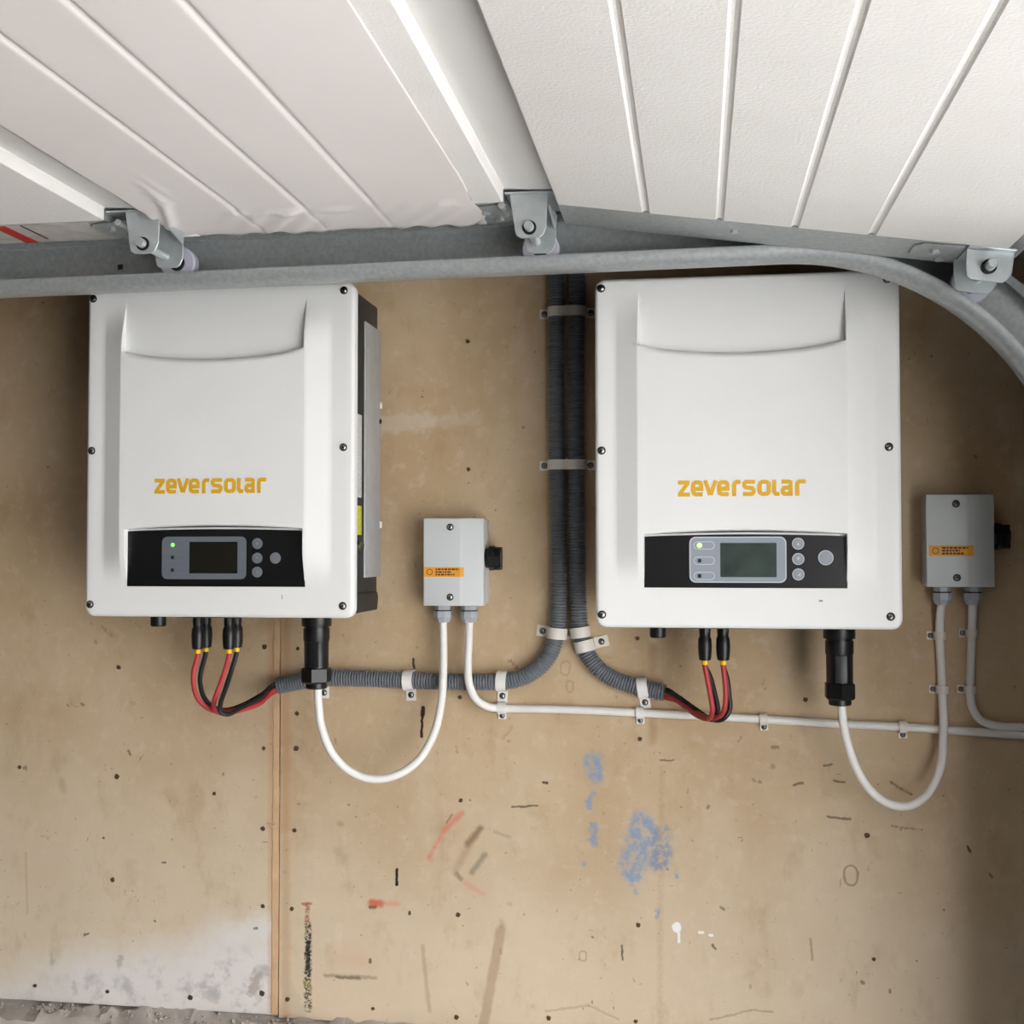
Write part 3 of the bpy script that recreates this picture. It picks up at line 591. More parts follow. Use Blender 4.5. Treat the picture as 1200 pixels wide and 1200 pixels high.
        obj('button_symbol', MB().poly([(bx+a, yb-.0016, z+b) for a, b in sh], (0, -.0004, 0)), BEZ_RIM if newer else BEZ_R, dp, smooth=0)
    ex, ez, er = (.3062, .0950, .0100) if newer else (.2903, .0848, .0080)
    obj('escape_button', MB().lathe([(0, er), (.0012, er*.97), (.0015, er*.8)], (ex, yb, ez), (0, -1, 0), 24), bt, dp)
    if newer:
        mb = MB(); strip(mb, [(ex+math.cos(a*math.pi/12)*.0094, ez+math.sin(a*math.pi/12)*.0094) for a in range(24)], .0010, yb-.0021, True); obj('button_ring', mb, BEZ_RIM, dp, smooth=0)
    # small print below the control panel
    obj('print_mark', MB().box((.2995, -.2006, .0265), (.3005, -.1995, .0325)) if not newer else MB().box((.297, -.2006, .0365), (.302, -.1995, .039)), mat('grey_print', (150, 150, 150), .6), cov, smooth=0)
    # fittings on the underside: switch knob, socket plate, earthing nut
    obj('switch_knob', MB().lathe([(0, .0118), (-.028, .0118), (-.031, .0104), (-.0315, .006)], (.075 if not newer else .082, -.115, .012), (0, 0, 1), 18), BLACK, t)
    obj('socket_plate', MB().box((.125, -.145, -.004), (.215, -.075, .013), .002), BLACK, t)
    obj('vent_grille', MB().box((.250, -.10, .004), (.296, -.09, .013), .001), DARKBODY, t)
    return t
inv1 = inverter(0, 0, 'white solar inverter with dark screen, above the plywood seam', False)
inv2 = inverter(.7455, -.0095, 'white solar inverter with paler bezel and green-grey screen, right of the twin conduits', True)

# ------------------------------------------------------------------ isolator switches
ORANGE = mat('orange_sticker', (232, 160, 52), .5, var=.04); INK = mat('dark_ink', (60, 44, 24), .6)
def gland(parent, x, y, z):
    g = obj('cable_gland', MB().lathe([(.004, .0125), (-.0075, .0125), (-.0076, .0095), (-.0088, .0095), (-.0089, .0140), (-.0185, .0140), (-.0195, .0132), (-.0255, .0105), (-.0262, .0070)], (x, y, z), (0, 0, 1), 8, twist=.39), GLANDGREY, parent)
    obj('gland_seal', MB().lathe([(-.0070, .0128), (-.0092, .0128)], (x, y, z), (0, 0, 1), 16), INK, g)
    return g
def isolator(x, z, label, lab_x, lab_z, knob_z, h=.1325, w=.0915, ridge=.0570):
    t = thing('isolator_switch', label, 'isolator switch', (x, 0, z), 'rotary isolators beside the inverters')
    obj('base', MB().box((.002, -.026, .002), (w+.0005, 0, h-.002), .002), GREYPL, t)
    cov = obj('cover', MB().poly([(0, -.026, 0), (0, -.052, 0), (ridge, -.052, 0), (ridge+.003, -.0508, 0), (w, -.0455, 0), (w, -.026, 0)], (0, 0, h), .0020), GREYPL, t, smooth=24)
    for zz in (.0135, h-.0135): screw('cover_screw', cov, (.0415, -.052, zz), .95)
    for xx in (.026, .062): obj('top_plug', MB().lathe([(0, .007), (.0028, .007), (.0035, .005)], (xx, -.026, h-.003), (0, 0, 1), 14), GREYPL, t)
    kn = obj('rotary_knob', MB().lathe([(0, .0150), (.006, .0150), (.007, .0190), (.0135, .0186), (.016, .0165), (.0235, .0160), (.0250, .0140)], (w-.001, -.026, knob_z), (1, 0, 0), 14, wob=lambda i, k: 1+.05*(i % 2)), BLACK, t)
    obj('knob_grip', MB().box((w+.012, -.0325, knob_z-.0185), (w+.0252, -.0195, knob_z+.0165), .002), BLACK, kn)
    lx0, lx1, lz0, lz1 = lab_x, lab_x+.0615, lab_z, lab_z+.0148
    ring = rrect(lx0, lz0, lx1, lz1, .002, 3)
    def yy(px): return -.0522 if px <= ridge else (-.0510+(px-ridge-.003)*.15 if px > ridge+.003 else -.0522+(px-ridge)/.003*.0012)
    mb = MB(); cols = [lx0, min(ridge-.0001, lx1-.001), min(ridge+.0041, lx1-.0005), lx1]
    for a, b in zip(cols, cols[1:]):
        pass
    vs = []; fs = []
    for k, c in enumerate(cols): vs += [(c, yy(c)-.0003, lz0), (c, yy(c)-.0003, lz1), (c, yy(c)+.0004, lz0), (c, yy(c)+.0004, lz1)]
    for k in range(3): a = k*4; fs += [(a, a+4, a+5, a+1), (a+1, a+5, a+7, a+3), (a, a+2, a+6, a+4)]
    fs += [(0, 1, 3, 2), (12, 14, 15, 13)]
    lb = obj('warning_label', mb.add(vs, fs), ORANGE, t, smooth=0); lb['label'] = 'orange warning sticker with a ring and three lines of print'
    mb = MB(); strip(mb, [(lx0+.009+.0042*math.cos(a*math.pi/10), lz0+.0074+.0042*math.sin(a*math.pi/10)) for a in range(20)], .0009, -.0527, True); obj('print_ring', mb, INK, lb, smooth=0)
    for k, (a, b) in enumerate(((.0180, .0540), (.0180, .0425), (.0180, .0475))):
        zc = lz0+.0115-k*.0040; xq = lx0+a
        while xq < lx0+b:
            wd = random.uniform(.0022, .0052); e_ = min(xq+wd, lx0+b); y_ = min(yy(xq), yy(e_))
            obj('print_word', MB().box((xq, y_-.0005, zc-.0012), (e_, y_-.0001, zc+.0012)), INK, lb, smooth=0); xq = e_+.0012
    return t
a = P(496, 710, -.052); b = P(566, 607, -.052)
iso1 = isolator(a.x, a.z, 'light grey isolator box with black knob and orange sticker, beside the left inverter', .001, .0440, .0730, b.z-a.z, b.x-a.x)
gl1 = [(P(519, 711, -.026)), (P(550, 711, -.026))]
for g in gl1: gland(iso1, g.x-a.x, -.026, 0)
a2 = P(1086, 688, -.052); b2 = P(1166, 579, -.052)
iso2 = isolator(a2.x, a2.z, 'grey isolator box in shade with orange sticker across its ridge, right of the right inverter', .0035, .0445, .0730, b2.z-a2.z, b2.x-a2.x)
gl2 = [(P(1104, 690, -.026)), (P(1140, 690, -.026))]
for g in gl2: gland(iso2, g.x-a2.x, -.026, 0)
Z_I1, Z_I2 = a.z, a2.z

# ------------------------------------------------------------------ AC plugs and white cables
def ac_plug(parent, x, y, ztop):
    k = obj('ac_plug', MB().lathe([(0, .0222), (-.0155, .0222), (-.0165, .0215), (-.0166, .0180), (-.0192, .0180), (-.0193, .0197), (-.0370, .0197), (-.0385, .0184), (-.0780, .0182), (-.0795, .0170)], (x, y, ztop), (0, 0, 1), 32,
            wob=lambda i, q: (1-.03*(i % 2)) if 5 <= q <= 6 else 1), BLACK, parent, world=True)
    obj('plug_flat', MB().box((x-.0085, y-.0190, ztop-.077), (x+.0085, y-.0120, ztop-.039), .0008), BLACK, k)
    obj('plug_nut', MB().lathe([(-.0780, .0200), (-.0795, .0225), (-.0985, .0225), (-.1010, .0200)], (x, y, ztop), (0, 0, 1), 6, twist=.52), BLACK, k, smooth=20)
    obj('plug_collar', MB().lathe([(-.0995, .0160), (-.1080, .0158), (-.1095, .0140), (-.1095, .0070)], (x, y, ztop), (0, 0, 1), 24), BLACK, k)
def cable(name, label, pts, r, m, cat='cable', group=None, step=.006, n=14):
    p = smooth_path(pts, step); t = thing(name, label, cat, p[0], group)
    obj('sheath', MB().tube(p, r, n), m, t, world=True); return t
YP = -.105
p1 = P(371, 727, YP); p2 = P(983.5, 741, YP)
def path(lst): return [P(*q) if len(q) == 3 else Vector(q) for q in lst]
RC = .0061; YC_ = -.0068
c1 = cable('ac_cable', 'white cable looping from the left inverter plug up to its isolator', [Vector((p1.x+.002, YP, p1.z-.090)), P(373, 822, YP), P(377, 853, YP+.005), P(390, 884, YP+.01), P(412, 905, YP+.018), P(437, 913, YP+.025), P(465, 908, YP+.032), P(490, 891, YP+.04), P(508, 861, YP+.05), P(517, 824, -.046), P(519.5, 785, -.036), P(519.5, 750, -.028), Vector((gl1[0].x, -.026, Z_I1-.018))], RC, WHITEPL, group='white mains cables')
ac_plug(c1, p1.x, YP, p1.z+.008)
c2 = cable('ac_cable', 'white cable looping from the right inverter plug up to its isolator', [Vector((p2.x+.002, YP, p2.z-.090)), P(987, 838, YP), P(992, 866, YP+.005), P(1003, 899, YP+.01), P(1020, 926, YP+.02), P(1042, 942, YP+.03), P(1066, 944, YP+.04), P(1088, 929, YP+.055), P(1102, 899, -.035), P(1105.5, 858, -.0212), P(1104, 810, YC_), P(1102.5, 775, YC_), P(1101, 745, YC_), P(1101.5, 722, -.016), Vector((gl2[0].x, -.026, Z_I2-.018))], RC, WHITEPL, group='white mains cables')
ac_plug(c2, p2.x, YP, p2.z+.008)
YC = -.0068
c3 = cable('supply_cable', 'long white cable clipped along the wall below both inverters', [Vector((gl1[1].x, -.026, Z_I1-.018)), P(549.5, 750, -.030), P(548.5, 775, -.035), P(549.5, 800, -.037), P(557, 818, -.030), P(571, 828, -.016), P(588, 830, YC), P(640, 831, YC), P(700, 833, YC), P(750, 835.5, YC), P(820, 839, YC), P(895, 843, YC), P(975, 848, YC), P(1058, 852, YC), P(1130, 857, YC), P(1215, 862, YC), P(1235, 862, YC)], RC, WHITEPL, group='white mains cables')
c4 = cable('supply_cable', 'short white cable bending right from the shaded isolator', [Vector((gl2[1].x, -.026, Z_I2-.018)), P(1139.5, 722, -.016), P(1139, 744, YC), P(1138, 775, YC), P(1137, 808, YC), P(1139, 828, YC), P(1148, 843, YC-.001), P(1165, 850, YC-.003), P(1190, 852, YC-.003), P(1235, 853, YC-.002)], RC, WHITEPL, group='white mains cables')

# ------------------------------------------------------------------ corrugated conduits
PIT = .0044; RCON = .0132; YCON = -.0140
def conduit(label, pts):
    p = smooth_path(pts, PIT/4); rad = []
    for k in range(len(p)): rad.append(RCON if k % 4 in (1, 2) else RCON-.0021)
    t = thing('conduit', label, 'conduit', p[0], 'grey corrugated conduits')
    obj('corrugated_tube', MB().tube(p, RCON, 14, rad), CONDUIT, t, world=True, smooth=0)
    return t, p
top = GZ
q1 = P(652.5, 345, YCON); q2 = P(676, 345, YCON)
con1, pc1 = conduit('grey corrugated conduit that sweeps left under the isolator to the left inverter', [Vector((q1.x, YCON, top)), q1, P(652, 440, YCON), P(653, 545, YCON), P(655, 640, YCON), P(654.5, 715, YCON), P(651.5, 745, YCON), P(643, 769, YCON), P(627, 786, YCON), P(606, 796, YCON), P(588, 798.5, YCON), P(535, 799, YCON), P(480, 797.5, YCON), P(420, 795, YCON), P(375, 795, YCON), P(350, 799, YCON), P(326, 804, YCON-.002)])
con2, pc2 = conduit('grey corrugated conduit that bends right to end below the right inverter', [Vector((q2.x, YCON, top)), q2, P(675, 440, YCON), P(675, 545, YCON), P(676.5, 640, YCON), P(678, 715, YCON), P(681, 745, YCON), P(687, 763, YCON), P(700, 782, YCON), P(718, 795, YCON), P(740, 803, YCON), P(760, 808, YCON), P(779, 812, YCON-.002)])

# ------------------------------------------------------------------ solar cables with plugs
def solar_cable(label, x, y, zb, pts, m, hue):
    """plug hangs at (x, y), zb = height of its lower end"""
    t = thing('solar_cable', label, 'cable', (x, y, zb), 'solar string cables with plugs')
    obj('plug', MB().lathe([(.052, .0078), (.040, .0080), (.034, .0074), (.030, .0092), (.020, .0098), (.008, .0092), (.001, .0082), (0, .0060)], (0, 0, 0), (0, 0, 1), 16, wob=lambda i, k: 1.0 if k > 2 else (1-.05*(i % 2))), BLACK, t)
    obj('marker_band', MB().lathe([(.001, .0042), (-.004, .0045), (-.006, .0042)], (0, 0, 0), (0, 0, 1), 12), YEL, t)
    p = smooth_path([Vector((x, y, zb+.002)), Vector((x, y, zb-.008))] + pts, .004)
    obj('sheath', MB().tube(p, .0037, 10), m, t, world=True)
    return t
FY, BY = -.128, -.098
def zdown(px, py, Y): return P(px, py, Y).z
xs_ = [P(232, 740, FY).x, P(268.5, 740, FY).x]
e1 = pc1[-1]; e2 = pc2[-1]
d1 = (pc1[-1]-pc1[-12]).normalized(); d2 = (pc2[-1]-pc2[-12]).normalized()
def into(e, d, dx, dz, dy): return [e+d*.004+Vector((0, dy, dz)), e-d*.05+Vector((0, dy*.6, dz*.8))]
solar_cable('red cable furthest left under the left inverter', xs_[0], FY, zdown(232, 761, FY), [P(226.5, 790, FY), P(230, 815, FY), P(242, 829, FY+.01), P(258, 834, FY+.03), P(281, 831, -.07), P(305, 822, -.045)] + into(e1, d1, 0, -.0075, .000), REDC, 'red')
solar_cable('black cable hanging between the two red cables of the left inverter', xs_[0], BY, zdown(241.5, 759, BY), [P(236, 785, BY), P(234.5, 800, BY), P(239, 817, BY), P(249, 828, BY+.005), P(264, 832, -.08), P(285, 826, -.055), P(305, 815, -.038)] + into(e1, d1, 0, .0035, .0015), BLKC, 'black')
solar_cable('second red cable under the left inverter, leaning left as it drops', xs_[1], FY, zdown(268.5, 761, FY), [P(265, 781, FY), P(258, 802, FY), P(251, 822, FY), P(251, 832, FY+.008), P(262, 836, FY+.02), P(283, 832, -.085), P(305, 824, -.05)] + into(e1, d1, 0, -.0045, -.0065), REDC, 'red')
solar_cable('black cable under the left inverter nearest the plywood seam', xs_[1], BY, zdown(277, 759, BY), [P(272, 783, BY-.005), P(265, 805, BY-.02), P(258.5, 824, BY-.037), P(258, 834, BY-.041), P(266, 837, -.132), P(283, 829, -.094), P(305, 817, -.054)] + into(e1, d1, 0, .004, -.0065), BLKC, 'black')
xr_ = [P(826, 750, FY).x, P(847.5, 750, FY).x]
solar_cable('left red cable under the right inverter', xr_[0], FY, zdown(827, 774, FY), [P(828.5, 793, FY), P(832.5, 815, FY), P(835, 832, FY), P(831, 842, FY+.015), P(820, 840, -.09), P(805, 830, -.06), P(792, 820, -.04)] + into(e2, d2, 0, -.004, -.0065), REDC, 'red')
solar_cable('left black cable behind a red one under the right inverter', xr_[0], BY, zdown(827, 773, BY), [P(832, 793, BY), P(838, 815, BY), P(841, 832, BY), P(836, 843, BY+.01), P(822, 838, -.07), P(806, 825, -.045), P(793, 816, -.03)] + into(e2, d2, 0, .005, .001), BLKC, 'black')
solar_cable('right red cable under the right inverter', xr_[1], FY, zdown(848, 774, FY), [P(849, 793, FY), P(850.5, 815, FY), P(849, 830, FY), P(842, 840, FY+.02), P(826, 840, -.085), P(808, 829, -.05), P(793, 821, -.032)] + into(e2, d2, 0, -.007, .001), REDC, 'red')
solar_cable('right black cable behind a red one under the right inverter', xr_[1], BY, zdown(848, 773, BY), [P(851.5, 793, BY), P(854.5, 815, BY), P(855, 832, BY), P(848, 842, BY), P(834, 843, -.08), P(812, 829, -.06), P(795, 817, -.042)] + into(e2, d2, 0, .004, -.0065), BLKC, 'black')

# ------------------------------------------------------------------ clips
def strap(prof, w, th, axis_dir, o):
    """band: profile (across, out) swept by width w along axis_dir; across = perpendicular in the wall"""
    ax = Vector(axis_dir).normalized(); ac = Vector((0, -1, 0)).cross(ax); o = Vector(o); n = len(prof)
    def off(i):
        a = Vector(prof[max(i-1, 0)]); c = Vector(prof[min(i+1, n-1)]); d = (c-a).normalized(); return Vector((-d.y, d.x))
    mb = MB(); vs = []; fs = []
    for i, (a, h) in enumerate(prof):
        nn = off(i)
        for s, t_ in ((-.5, 0), (.5, 0), (.5, 1), (-.5, 1)):
            q = Vector((a, h)) + nn*th*t_; vs.append(o + ax*(w*s) + ac*q.x + Vector((0, -q.y, 0)))
    for i in range(n-1):
        for k in range(4): fs.append((i*4+k, i*4+(k+1) % 4, (i+1)*4+(k+1) % 4, (i+1)*4+k))
    fs += [(3, 2, 1, 0), tuple((n-1)*4+k for k in range(4))]
    return mb.add(vs, fs), ac
def arc_prof(r, c, foot, both=False, second=None):
    """omega: flat foot at negative side, arch over tube(s) of radius r centred c out from the wall"""
    R1 = r+.0004; out = []
    out += [(-R1-foot, .0), (-R1-.0015, .0), (-R1, .002)] if True else []
    def arch(x0):
        return [(x0-math.cos(math.radians(a))*R1, max(.002, c+math.sin(math.radians(a))*R1)) for a in range(0, 181, 15)]
    out += [(-R1, c*.6)] + arch(0) if not second else [(-R1, c*.6)] + arch(0)[:9] + arch(second)[4:]
    e = (second or 0)+R1
    out += [(e, c*.6), (e, .002)]
    if both: out += [(e+.0015, 0), (e+foot, 0)]
    return out
def clip(label, o, axis, r, c, w, foot, m, both=False, second=None, name='conduit_clip', group='conduit clips', th=.0018, s=.85):
    o = Vector(o); t = thing(name, label, 'clip', (o.x, 0, o.z), group)
    mb, ac = strap(arc_prof(r, c, foot, both, second), w, th, axis, (o.x, 0, o.z))
    obj('strap', mb, m, t, world=True, smooth=30)
    for sgn in ([-1, 1] if both else [-1]):
        xx = (-r-.0004-foot*.52) if sgn < 0 else ((second or 0)+r+.0004+foot*.52)
        q = ac*xx; o_ = screw('clip_screw', t, (q.x, -th, q.z), s)
    return t
UPV = (0, 0, 1)
def cx(px, py): p = P(px, py, YCON); return (p.x, 0, p.z)
# across = (0,-1,0) x axis ; for axis = -z across points +x
DN = (0, 0, 1)
def chk(axis): return Vector((0, -1, 0)).cross(Vector(axis))
AX = (0, 0, 1) if chk((0, 0, 1)).x > 0 else (0, 0, -1)
p = P(653, 366, YCON); pb = P(675.5, 366, YCON)
clip('double white clip across both conduits, the upper one near the door track', (p.x, 0, p.z), AX, RCON, -YCON, .0150, .0150, CLIPPL, True, pb.x-p.x)
p = P(653, 545, YCON); pb = P(675, 545, YCON)
clip('double white clip across both conduits, the lower one beside the isolator', (p.x, 0, p.z), AX, RCON, -YCON, .0150, .0150, CLIPPL, True, pb.x-p.x)
def tilt(a): return (math.sin(math.radians(a))*1, 0, AX[2]*math.cos(math.radians(a)))
p = P(652.5, 742, YCON); clip('white clip holding the left conduit where it starts to bend, foot to the left', (p.x, 0, p.z), tilt(-6), RCON, -YCON, .0170, .0190, CLIPPL)
p = P(680, 741, YCON); clip('small white clip between the conduits at the start of their bends', (p.x, 0, p.z), tilt(8), RCON, -YCON, .0160, .0090, CLIPPL, s=.6)
p = P(685, 757, YCON+.001); ax = Vector(tilt(14)); clip('white clip on the right conduit bend with its foot to the right', (p.x, 0, p.z), tuple(-ax), RCON, -YCON, .0170, .0230, CLIPPL)
# horizontal runs: foot pointing down -> across must point up
AH = (1, 0, 0) if chk((1, 0, 0)).z > 0 else (-1, 0, 0)
def tilth(a): return (AH[0]*math.cos(math.radians(a)), 0, math.sin(math.radians(a)))
for px, py, an, lb in ((377, 795, 0, 'white conduit clip peeking out below the black plug of the left inverter'), (479, 797.5, 2, 'white conduit clip on the level run left of the isolator cables'), (588, 798.5, -2, 'white conduit clip above the first cable clip, right of the isolator cables'), (753, 806, 8, 'white conduit clip near the open end of the right conduit')):
    p = P(px, py, YCON); clip(lb, (p.x, 0, p.z), tilth(an), RCON, -YCON, .0155, .0190, WHITEPL)
def cclip(px, py, axis, lb, m=CLIPPL):
    p = P(px, py, YC); clip(lb, (p.x, 0, p.z), axis, RC, -YC, .0120, .0105, m, name='cable_clip', group='white cable clips', th=.0024, s=.72)
cclip(588, 830, tilth(0), 'small cable clip right below the conduit clip beside the isolator', WHITEPL)
cclip(750, 835.5, tilth(2), 'small cable clip right below the conduit clip at the open conduit end', WHITEPL)
cclip(895, 843, tilth(3), 'small cable clip on the long cable left of the right inverter plug')
cclip(1058, 852, tilth(3), 'small cable clip on the long cable right of the right inverter plug')
cclip(1101, 745, AX, 'upper cable clip on the left cable under the shaded isolator')
cclip(1104, 808, AX, 'lower cable clip on the left cable under the shaded isolator')
cclip(1139, 742, AX, 'upper cable clip on the right cable under the shaded isolator')
cclip(1137, 808, AX, 'lower cable clip on the right cable under the shaded isolator')

# ------------------------------------------------------------------ garage door track
tr = thing('door_track', 'galvanised steel roller track curving down beside the garage door', 'track', (1.33, -.32, 0))
prof = [(-.0325, .060), (-.0325, .069), (-.006, .069), (-.001, .067), (0, .062), (0, .014), (-.003, .006), (-.010, .001), (-.022, 0), (-.034, .001), (-.040, .004), (-.044, .010), (-.0435, .016)]
YW = -.298
pth = []
for i in range(41):
    x = -1.7+(.9924+1.7)*i/40; pth.append((x, .4468+.0085*(x+.05), 0.0))
for k in range(1, 29):
    a_ = math.pi/2*k/28; pth.append((.9924+.3357*math.sin(a_), .1200+.3357*math.cos(a_), a_))
pth.append((1.3281, -.6, math.pi/2)); pth.append((1.3281, -1.549, math.pi/2))
mb = MB(); npf = len(prof)
for side, th in ((0, 0.0), (1, .0018)):
    for (x, z, a_) in pth:
        for i, (dy, nn) in enumerate(prof):
            a0 = Vector(prof[max(0, i-1)]); a1 = Vector(prof[min(npf-1, i+1)]); d = (a1-a0).normalized(); nv = Vector((d.y, -d.x))*-th if side else Vector((0, 0))
            q = Vector((dy, nn)) + nv
            mb.v.append((x+math.sin(a_)*q.y, YW+q.x, Z0+z+math.cos(a_)*q.y))
NP = len(pth)
for s in (0, 1):
    for k in range(NP-1):
        for i in range(npf-1):
            b0 = s*NP*npf; f_ = (b0+k*npf+i, b0+k*npf+i+1, b0+(k+1)*npf+i+1, b0+(k+1)*npf+i); mb.f.append(f_ if s == 0 else f_[::-1])
for k in range(NP-1):
    for i in (0, npf-1):
        a_, b_, c_, d_ = k*npf+i, (k+1)*npf+i, NP*npf+(k+1)*npf+i, NP*npf+k*npf+i; mb.f.append((a_, b_, c_, d_) if i else (d_, c_, b_, a_))
obj('rail', mb, GALV, tr, world=True, smooth=40)
for px, py in ((141, 313), (30, 321)):
    p = P(px, py, YW-.002)
    if px == 141: obj('slot_hole', MB().box((p.x-.0035, YW-.0026, p.z-.0035), (p.x+.0035, YW-.0019, p.z+.0035)), RECESS, tr, world=True, smooth=0)
obj('mounting_angle', MB().poly([(1.332, YW+.003, .02), (OPEN_X, YW+.003, .02), (OPEN_X, YW+.003, Z0+.30), (1.332, YW+.003, Z0+.20)], (0, .003, 0)), GALV, tr, world=True, smooth=0)
obj('ceiling_hanger', MB().box((-1.30, YW+.002, Z0+.44), (-1.26, YW+.006, GZ)), GALV, tr, world=True, smooth=0)

# ------------------------------------------------------------------ garage door
DOORW = mat('white_embossed_door_skin', (227, 225, 221), .5, var=.02, vscale=8, bump=.55, bscale=330)
BANDW = mat('smooth_door_joint', (212, 211, 208), .5, var=.03, vscale=6)
FILM = mat('pinkish_white_film', (225, 220, 217), .5, var=.02, vscale=6, bump=.04, bscale=60)
LABEL = mat('weathered_white_label', (176, 172, 166), .6, var=.14, vscale=60)
REDP = mat('red_label_print', (176, 44, 42), .6); SEALB = mat('black_rubber_seal', (26, 26, 26), .7)
YE, YCAP, YFAR = -.44, -.348, -3.35
FG = (.116, .2005, .2870); PITCHS = .507; RISER = .442; GR = [.1056+.0859*i for i in range(4)]
def section_profile(last):
    pf = [(0, -.040), (0, -.002), (.002, 0)]
    gs = GR if last else FG
    for g in gs: pf += [(g-.0048, 0), (g-.0026, -.0020), (g, -.0027), (g+.0026, -.0020), (g+.0048, 0)]
    if last: pf += [(.5125, 0), (.5145, -.002), (.5145, -.04)]
    else: pf += [(RISER-.001, 0), (RISER, -.001), (RISER, -.0145), (RISER+.0015, -.016), (PITCHS-.0015, -.0135), (PITCHS-.0015, -.04)]
    return pf
door = thing('garage_door', 'white sectional garage door hanging open overhead with galvanised roller brackets', 'garage door', (.7212, YCAP, Z0+.51))
TILT = math.atan2(.5046-.4321, 1.2306-.7212)
def frame(x0, z0, tl):
    def W(s, nn, y): return Vector((x0+s*math.cos(tl)-nn*math.sin(tl), y, z0-s*math.sin(tl)-nn*math.cos(tl)))   # nn > 0 is towards the room
    return W
def sheet(mb, W, pf, y0, y1):
    vs = []; n = len(pf)
    for y in (y0, y1):
        for s, nn in pf: vs.append(W(s, nn, y))
    fs = [(i, i+1, n+i+1, n+i) for i in range(n-1)] + [(n-1, 0, n, 2*n-1), tuple(range(n))[::-1], tuple(range(n, 2*n))]
    return mb.add(vs, fs)
sections = []
for k in (-3, -2, -1, 0, 1):
    last = k == 1
    x0 = .2145+PITCHS*k if not last else .7212; z0 = Z0+.5100 if not last else Z0+.5046
    if k < 0: z0 = Z0+.5095
    tl = TILT if last else 0
    W = frame(x0, z0, tl); pf = section_profile(last)
    skin = [(s, nn) for s, nn in pf]
    s_ = obj('door_section', sheet(MB(), W, skin, YFAR, YE-.002), DOORW, door, world=True, smooth=8)
    ln = .5145 if last else RISER
    obj('end_stile', sheet(MB(), W, [(0.0, -.041), (0.0, -.0015), (ln, -.0015), (ln, -.041)] if last else [(0, -.041), (0, -.0015), (ln, -.0015), (ln, -.016), (PITCHS-.002, -.0145), (PITCHS-.002, -.041)], YE+.002, YCAP), GALV, s_, smooth=0)
    if not last:
        obj('joint_strip', sheet(MB(), W, [(RISER+.0018, -.0158), (RISER+.02, -.0142), (RISER+.045, -.0128), (PITCHS-.002, -.0125), (PITCHS-.002, -.016), (RISER+.0018, -.018)], YFAR+.002, YE-.0035), BANDW, s_, smooth=60)
    sections.append((s_, W))
# protective film on the middle section
s_, W = sections[3]
mb = MB(); NX = 170; ys = [YFAR] + [-2.2, -1.6, -1.2] + [-1.0+.04*i for i in range(13)] + [-.50+.006*i for i in range(26)]
ys = [y for y in ys if y < -.352] ; NY = len(ys); s0, s1 = -.001, .411
random.seed(11); ph = [random.uniform(0, 6.28) for _ in range(12)]
def film_n(s, y):
    base = .0012; near = sstep(-.475, -.445, y); d = 0
    for g in FG: d -= .0024*math.exp(-((s-g)/.0030)**2)
    if y > -.446: base = .0012
    edge = math.exp(-((y+.447)/.010)**2)
    wr = .0045*edge*(.5+.5*math.sin(s*95+ph[0]+(y*40)))*(.5+.5*math.sin(s*23+ph[1])) + .0026*near*(.5+.5*math.sin(s*170+y*120+ph[2]))*(.5+.5*math.sin(s*31+ph[3]))
    fold = .004*math.exp(-((s-.02-(y+.44)*-.35)/.006)**2)*sstep(-.60, -.50, y)*(1-sstep(-.42, -.40, y)) if s < .12 else 0
    return base + d*(1-.6*near) + wr + fold
for j, y in enumerate(ys):
    for i in range(NX+1):
        s = s0+(s1-s0)*i/NX
        yy = y
        if j == NY-1:
            yy = -.356 + .004*math.sin(s*60+ph[4]) + .003*math.sin(s*143+ph[5])
        ss = s
        if i == NX: ss += .004*math.sin(y*30)*sstep(-.6, -.45, y) - .022*sstep(-.40, -.35, y)
        if i == 0: ss += .0012*math.sin(y*55+ph[6])+.0010*math.sin(y*131) + .03*sstep(-.40, -.35, y)
        mb.v.append(W(ss, film_n(s, y), yy))
for j in range(NY-1):
    for i in range(NX): mb.f.append((j*(NX+1)+i, (j+1)*(NX+1)+i, (j+1)*(NX+1)+i+1, j*(NX+1)+i+1))
fo = obj('protective_film', mb, FILM, s_, smooth=60); fo['label'] = 'pinkish white protective film, wrinkled at its end'
sol = fo.modifiers.new('thickness', 'SOLIDIFY'); sol.thickness = .0003; sol.offset = 0
# weathered label with a red bar on the far left section's end
s_, W = sections[2]
xl = P(0, 300, -.4).x
lab = obj('maker_label', sheet(MB(), W, [(.05, -.0016), (.05, -.0006), (.413, -.0006), (.413, -.0016)], YE+.006, YCAP-.004), LABEL, s_, smooth=0); lab['label'] = 'weathered white label with a red bar'
x_ = (P(18, 274, -.40).x) - (.2145-PITCHS)
obj('label_bar', sheet(MB(), W, [(x_-.012, -.0006), (x_-.012, .0001), (x_+.006, .0001), (x_+.006, -.0006)], YE+.007, YCAP-.005), REDP, s_, smooth=0)
obj('label_line', sheet(MB(), W, [(x_+.026, -.0006), (x_+.026, .0001), (x_+.0285, .0001), (x_+.0285, -.0006)], YE+.007, YCAP-.02), INK, s_, smooth=0)
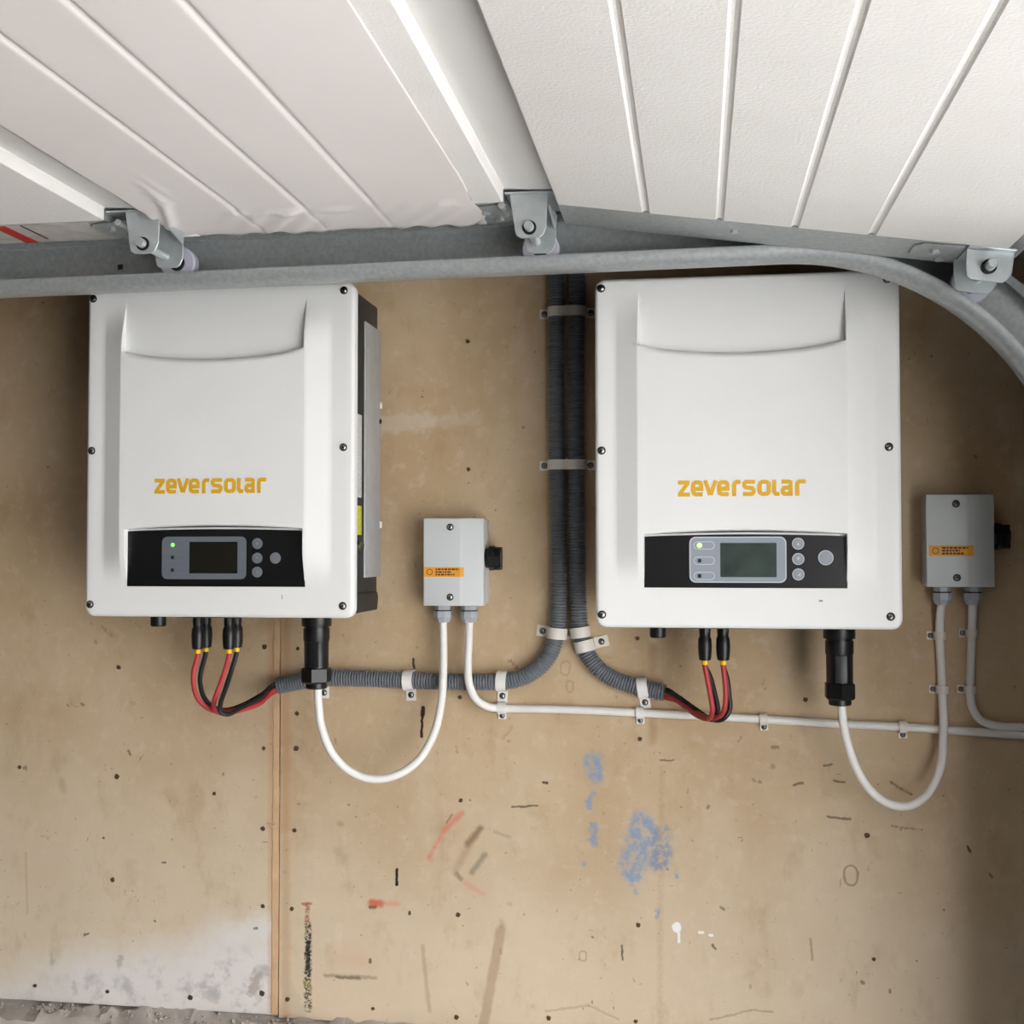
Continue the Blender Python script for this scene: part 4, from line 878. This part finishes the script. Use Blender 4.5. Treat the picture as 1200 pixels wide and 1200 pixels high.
# bottom rail and seal of the lowest section
s_, W = sections[4]
obj('bottom_rail', sheet(MB(), W, [(.5150, -.040), (.5150, -.010), (.5300, -.004), (.5340, -.006), (.5340, -.040)], YFAR, YCAP), ALU, s_, smooth=0)
obj('rubber_seal', sheet(MB(), W, [(.5345, -.036), (.5345, -.012), (.5480, -.014), (.5500, -.024), (.5480, -.034)], YFAR, YCAP), SEALB, s_, smooth=40)
BOLT = MB().lathe([(0, .0062), (.0042, .0062), (.0050, .0050)], (0, 0, 0), (0, 0, -1), 6).mesh('bolt', 20)
def bolt(parent, loc, s=1.0):
    o = obj('bolt', BOLT, ZINC, parent); o.location = loc; o.scale = (s, s, s); o.rotation_euler.z = random.uniform(0, 1); return o
bolt(s_, W(P(862, 268, -.40).x-.7212, -.0012, -.40), .7)
NYLON = mat('pale_lilac_nylon', (176, 176, 188), .4); 
def roller_bracket(W, s, n0, stem_n, bottom, label, rec=None):
    """two ears hanging from a base plate; roller stem runs along y into the track"""
    def w(ds, dn, y): return W(s+ds, n0+dn, y)
    if bottom: rc = [(-.026, 0.0005), (.026, 0.0005)]
    else: rc = [(rec[0], -.0110), (rec[1], -.0110)]
    base = obj('roller_bracket', MB().poly([w(*rc[0], -.4425), w(*rc[1], -.4425), w(*rc[1], -.360), w(*rc[0], -.360)], W(0, .0026, 0)-W(0, 0, 0), .0006), ZINC, door, world=True)
    base['label'] = label
    def ear(y, x0, x1, x2, x3, top, bot):
        r = .006; pts = [(x0, top), (x1, top), (x2+.004, bot-.012), (x2, bot-.003), (x2-.005, bot), (x3+.005, bot), (x3, bot-.003), (x3-.002, bot-.012)]
        return MB().poly([w(a, b, y) for a, b in pts], (0, .0026, 0), .0005, 1)
    if not bottom:
        obj('bracket_ear', ear(-.4405, -.024, .022, .016, -.016, -.0095, stem_n+.012), ZINC, base)
        obj('bracket_ear', ear(-.376, -.016, .024, .020, -.012, -.0095, stem_n+.015), ZINC, base)
        obj('bracket_rib', MB().poly([w(.020, .002, -.430), w(.024, .002, -.376), w(.022, stem_n*.55, -.376)], W(.0022, 0, 0)-W(0, 0, 0)), ZINC, base, smooth=0)
    else:
        obj('bracket_ear', ear(-.430, -.026, .026, .022, -.022, .001, stem_n+.016), ZINC, base)
        obj('bracket_ear', ear(-.376, -.030, .026, .018, -.024, .001, stem_n+.018), ZINC, base)
    c = w(0, stem_n, 0)
    obj('roller_stem', MB().lathe([(-.452, .0050), (-.4505, .0057), (-.332, .0057)], (c.x, 0, c.z), (0, 1, 0), 16), ZINC, base)
    obj('stem_bush', MB().lathe([(-.4425 if not bottom else -.4345, .0085), (-.4375 if not bottom else -.4275, .0085)], (c.x, 0, c.z), (0, 1, 0), 16), STEELDARK, base)
    obj('roller_wheel', MB().lathe([(-.3395, .013), (-.3390, .0225), (-.3370, .0240), (-.3240, .0240), (-.3220, .0225), (-.3220, .012)], (c.x, 0, c.z), (0, 1, 0), 26), NYLON, base)
    obj('wheel_hub', MB().lathe([(-.3425, .0085), (-.3415, .0105), (-.3380, .0110)], (c.x, 0, c.z), (0, 1, 0), 18), STEELDARK, base)
    # leaf screwed on the end stile
    lf = obj('hinge_leaf', MB().poly([w(-.082, .0, -.418), w(-.074, .0, -.428), w(-.028, .0, -.432), w(-.028, .0, -.366), w(-.070, .0, -.366), w(-.082, .0, -.380)], W(0, .0022, 0)-W(0, 0, 0), .0005, 1), GALV, base)
    for a, y in ((-.057, -.410), (-.046, -.378)): bolt(base, w(a, .0022, y), .9)
    if not bottom: obj('hinge_knuckle', MB().lathe([(-.4405, .0042), (-.400, .0042)], (w(-.034, .004, 0).x, 0, w(-.034, .004, 0).z), (0, 1, 0), 12), GALV, base)
    return base
for k, lbl, sx in ((2, 'roller bracket over the left inverter', .2010), (3, 'roller bracket above the conduits', .6880)):
    s_, W = sections[k]; x0 = .2145+PITCHS*(k-3)
    roller_bracket(W, sx-x0, -.0010, .0325, False, lbl, (x0+RISER+.002-sx, x0+PITCHS-.003-sx))
s_, W = sections[4]
roller_bracket(W, (1.213-.7212)/math.cos(TILT), -.0012, .0210, True, 'bottom roller bracket on the curved track')
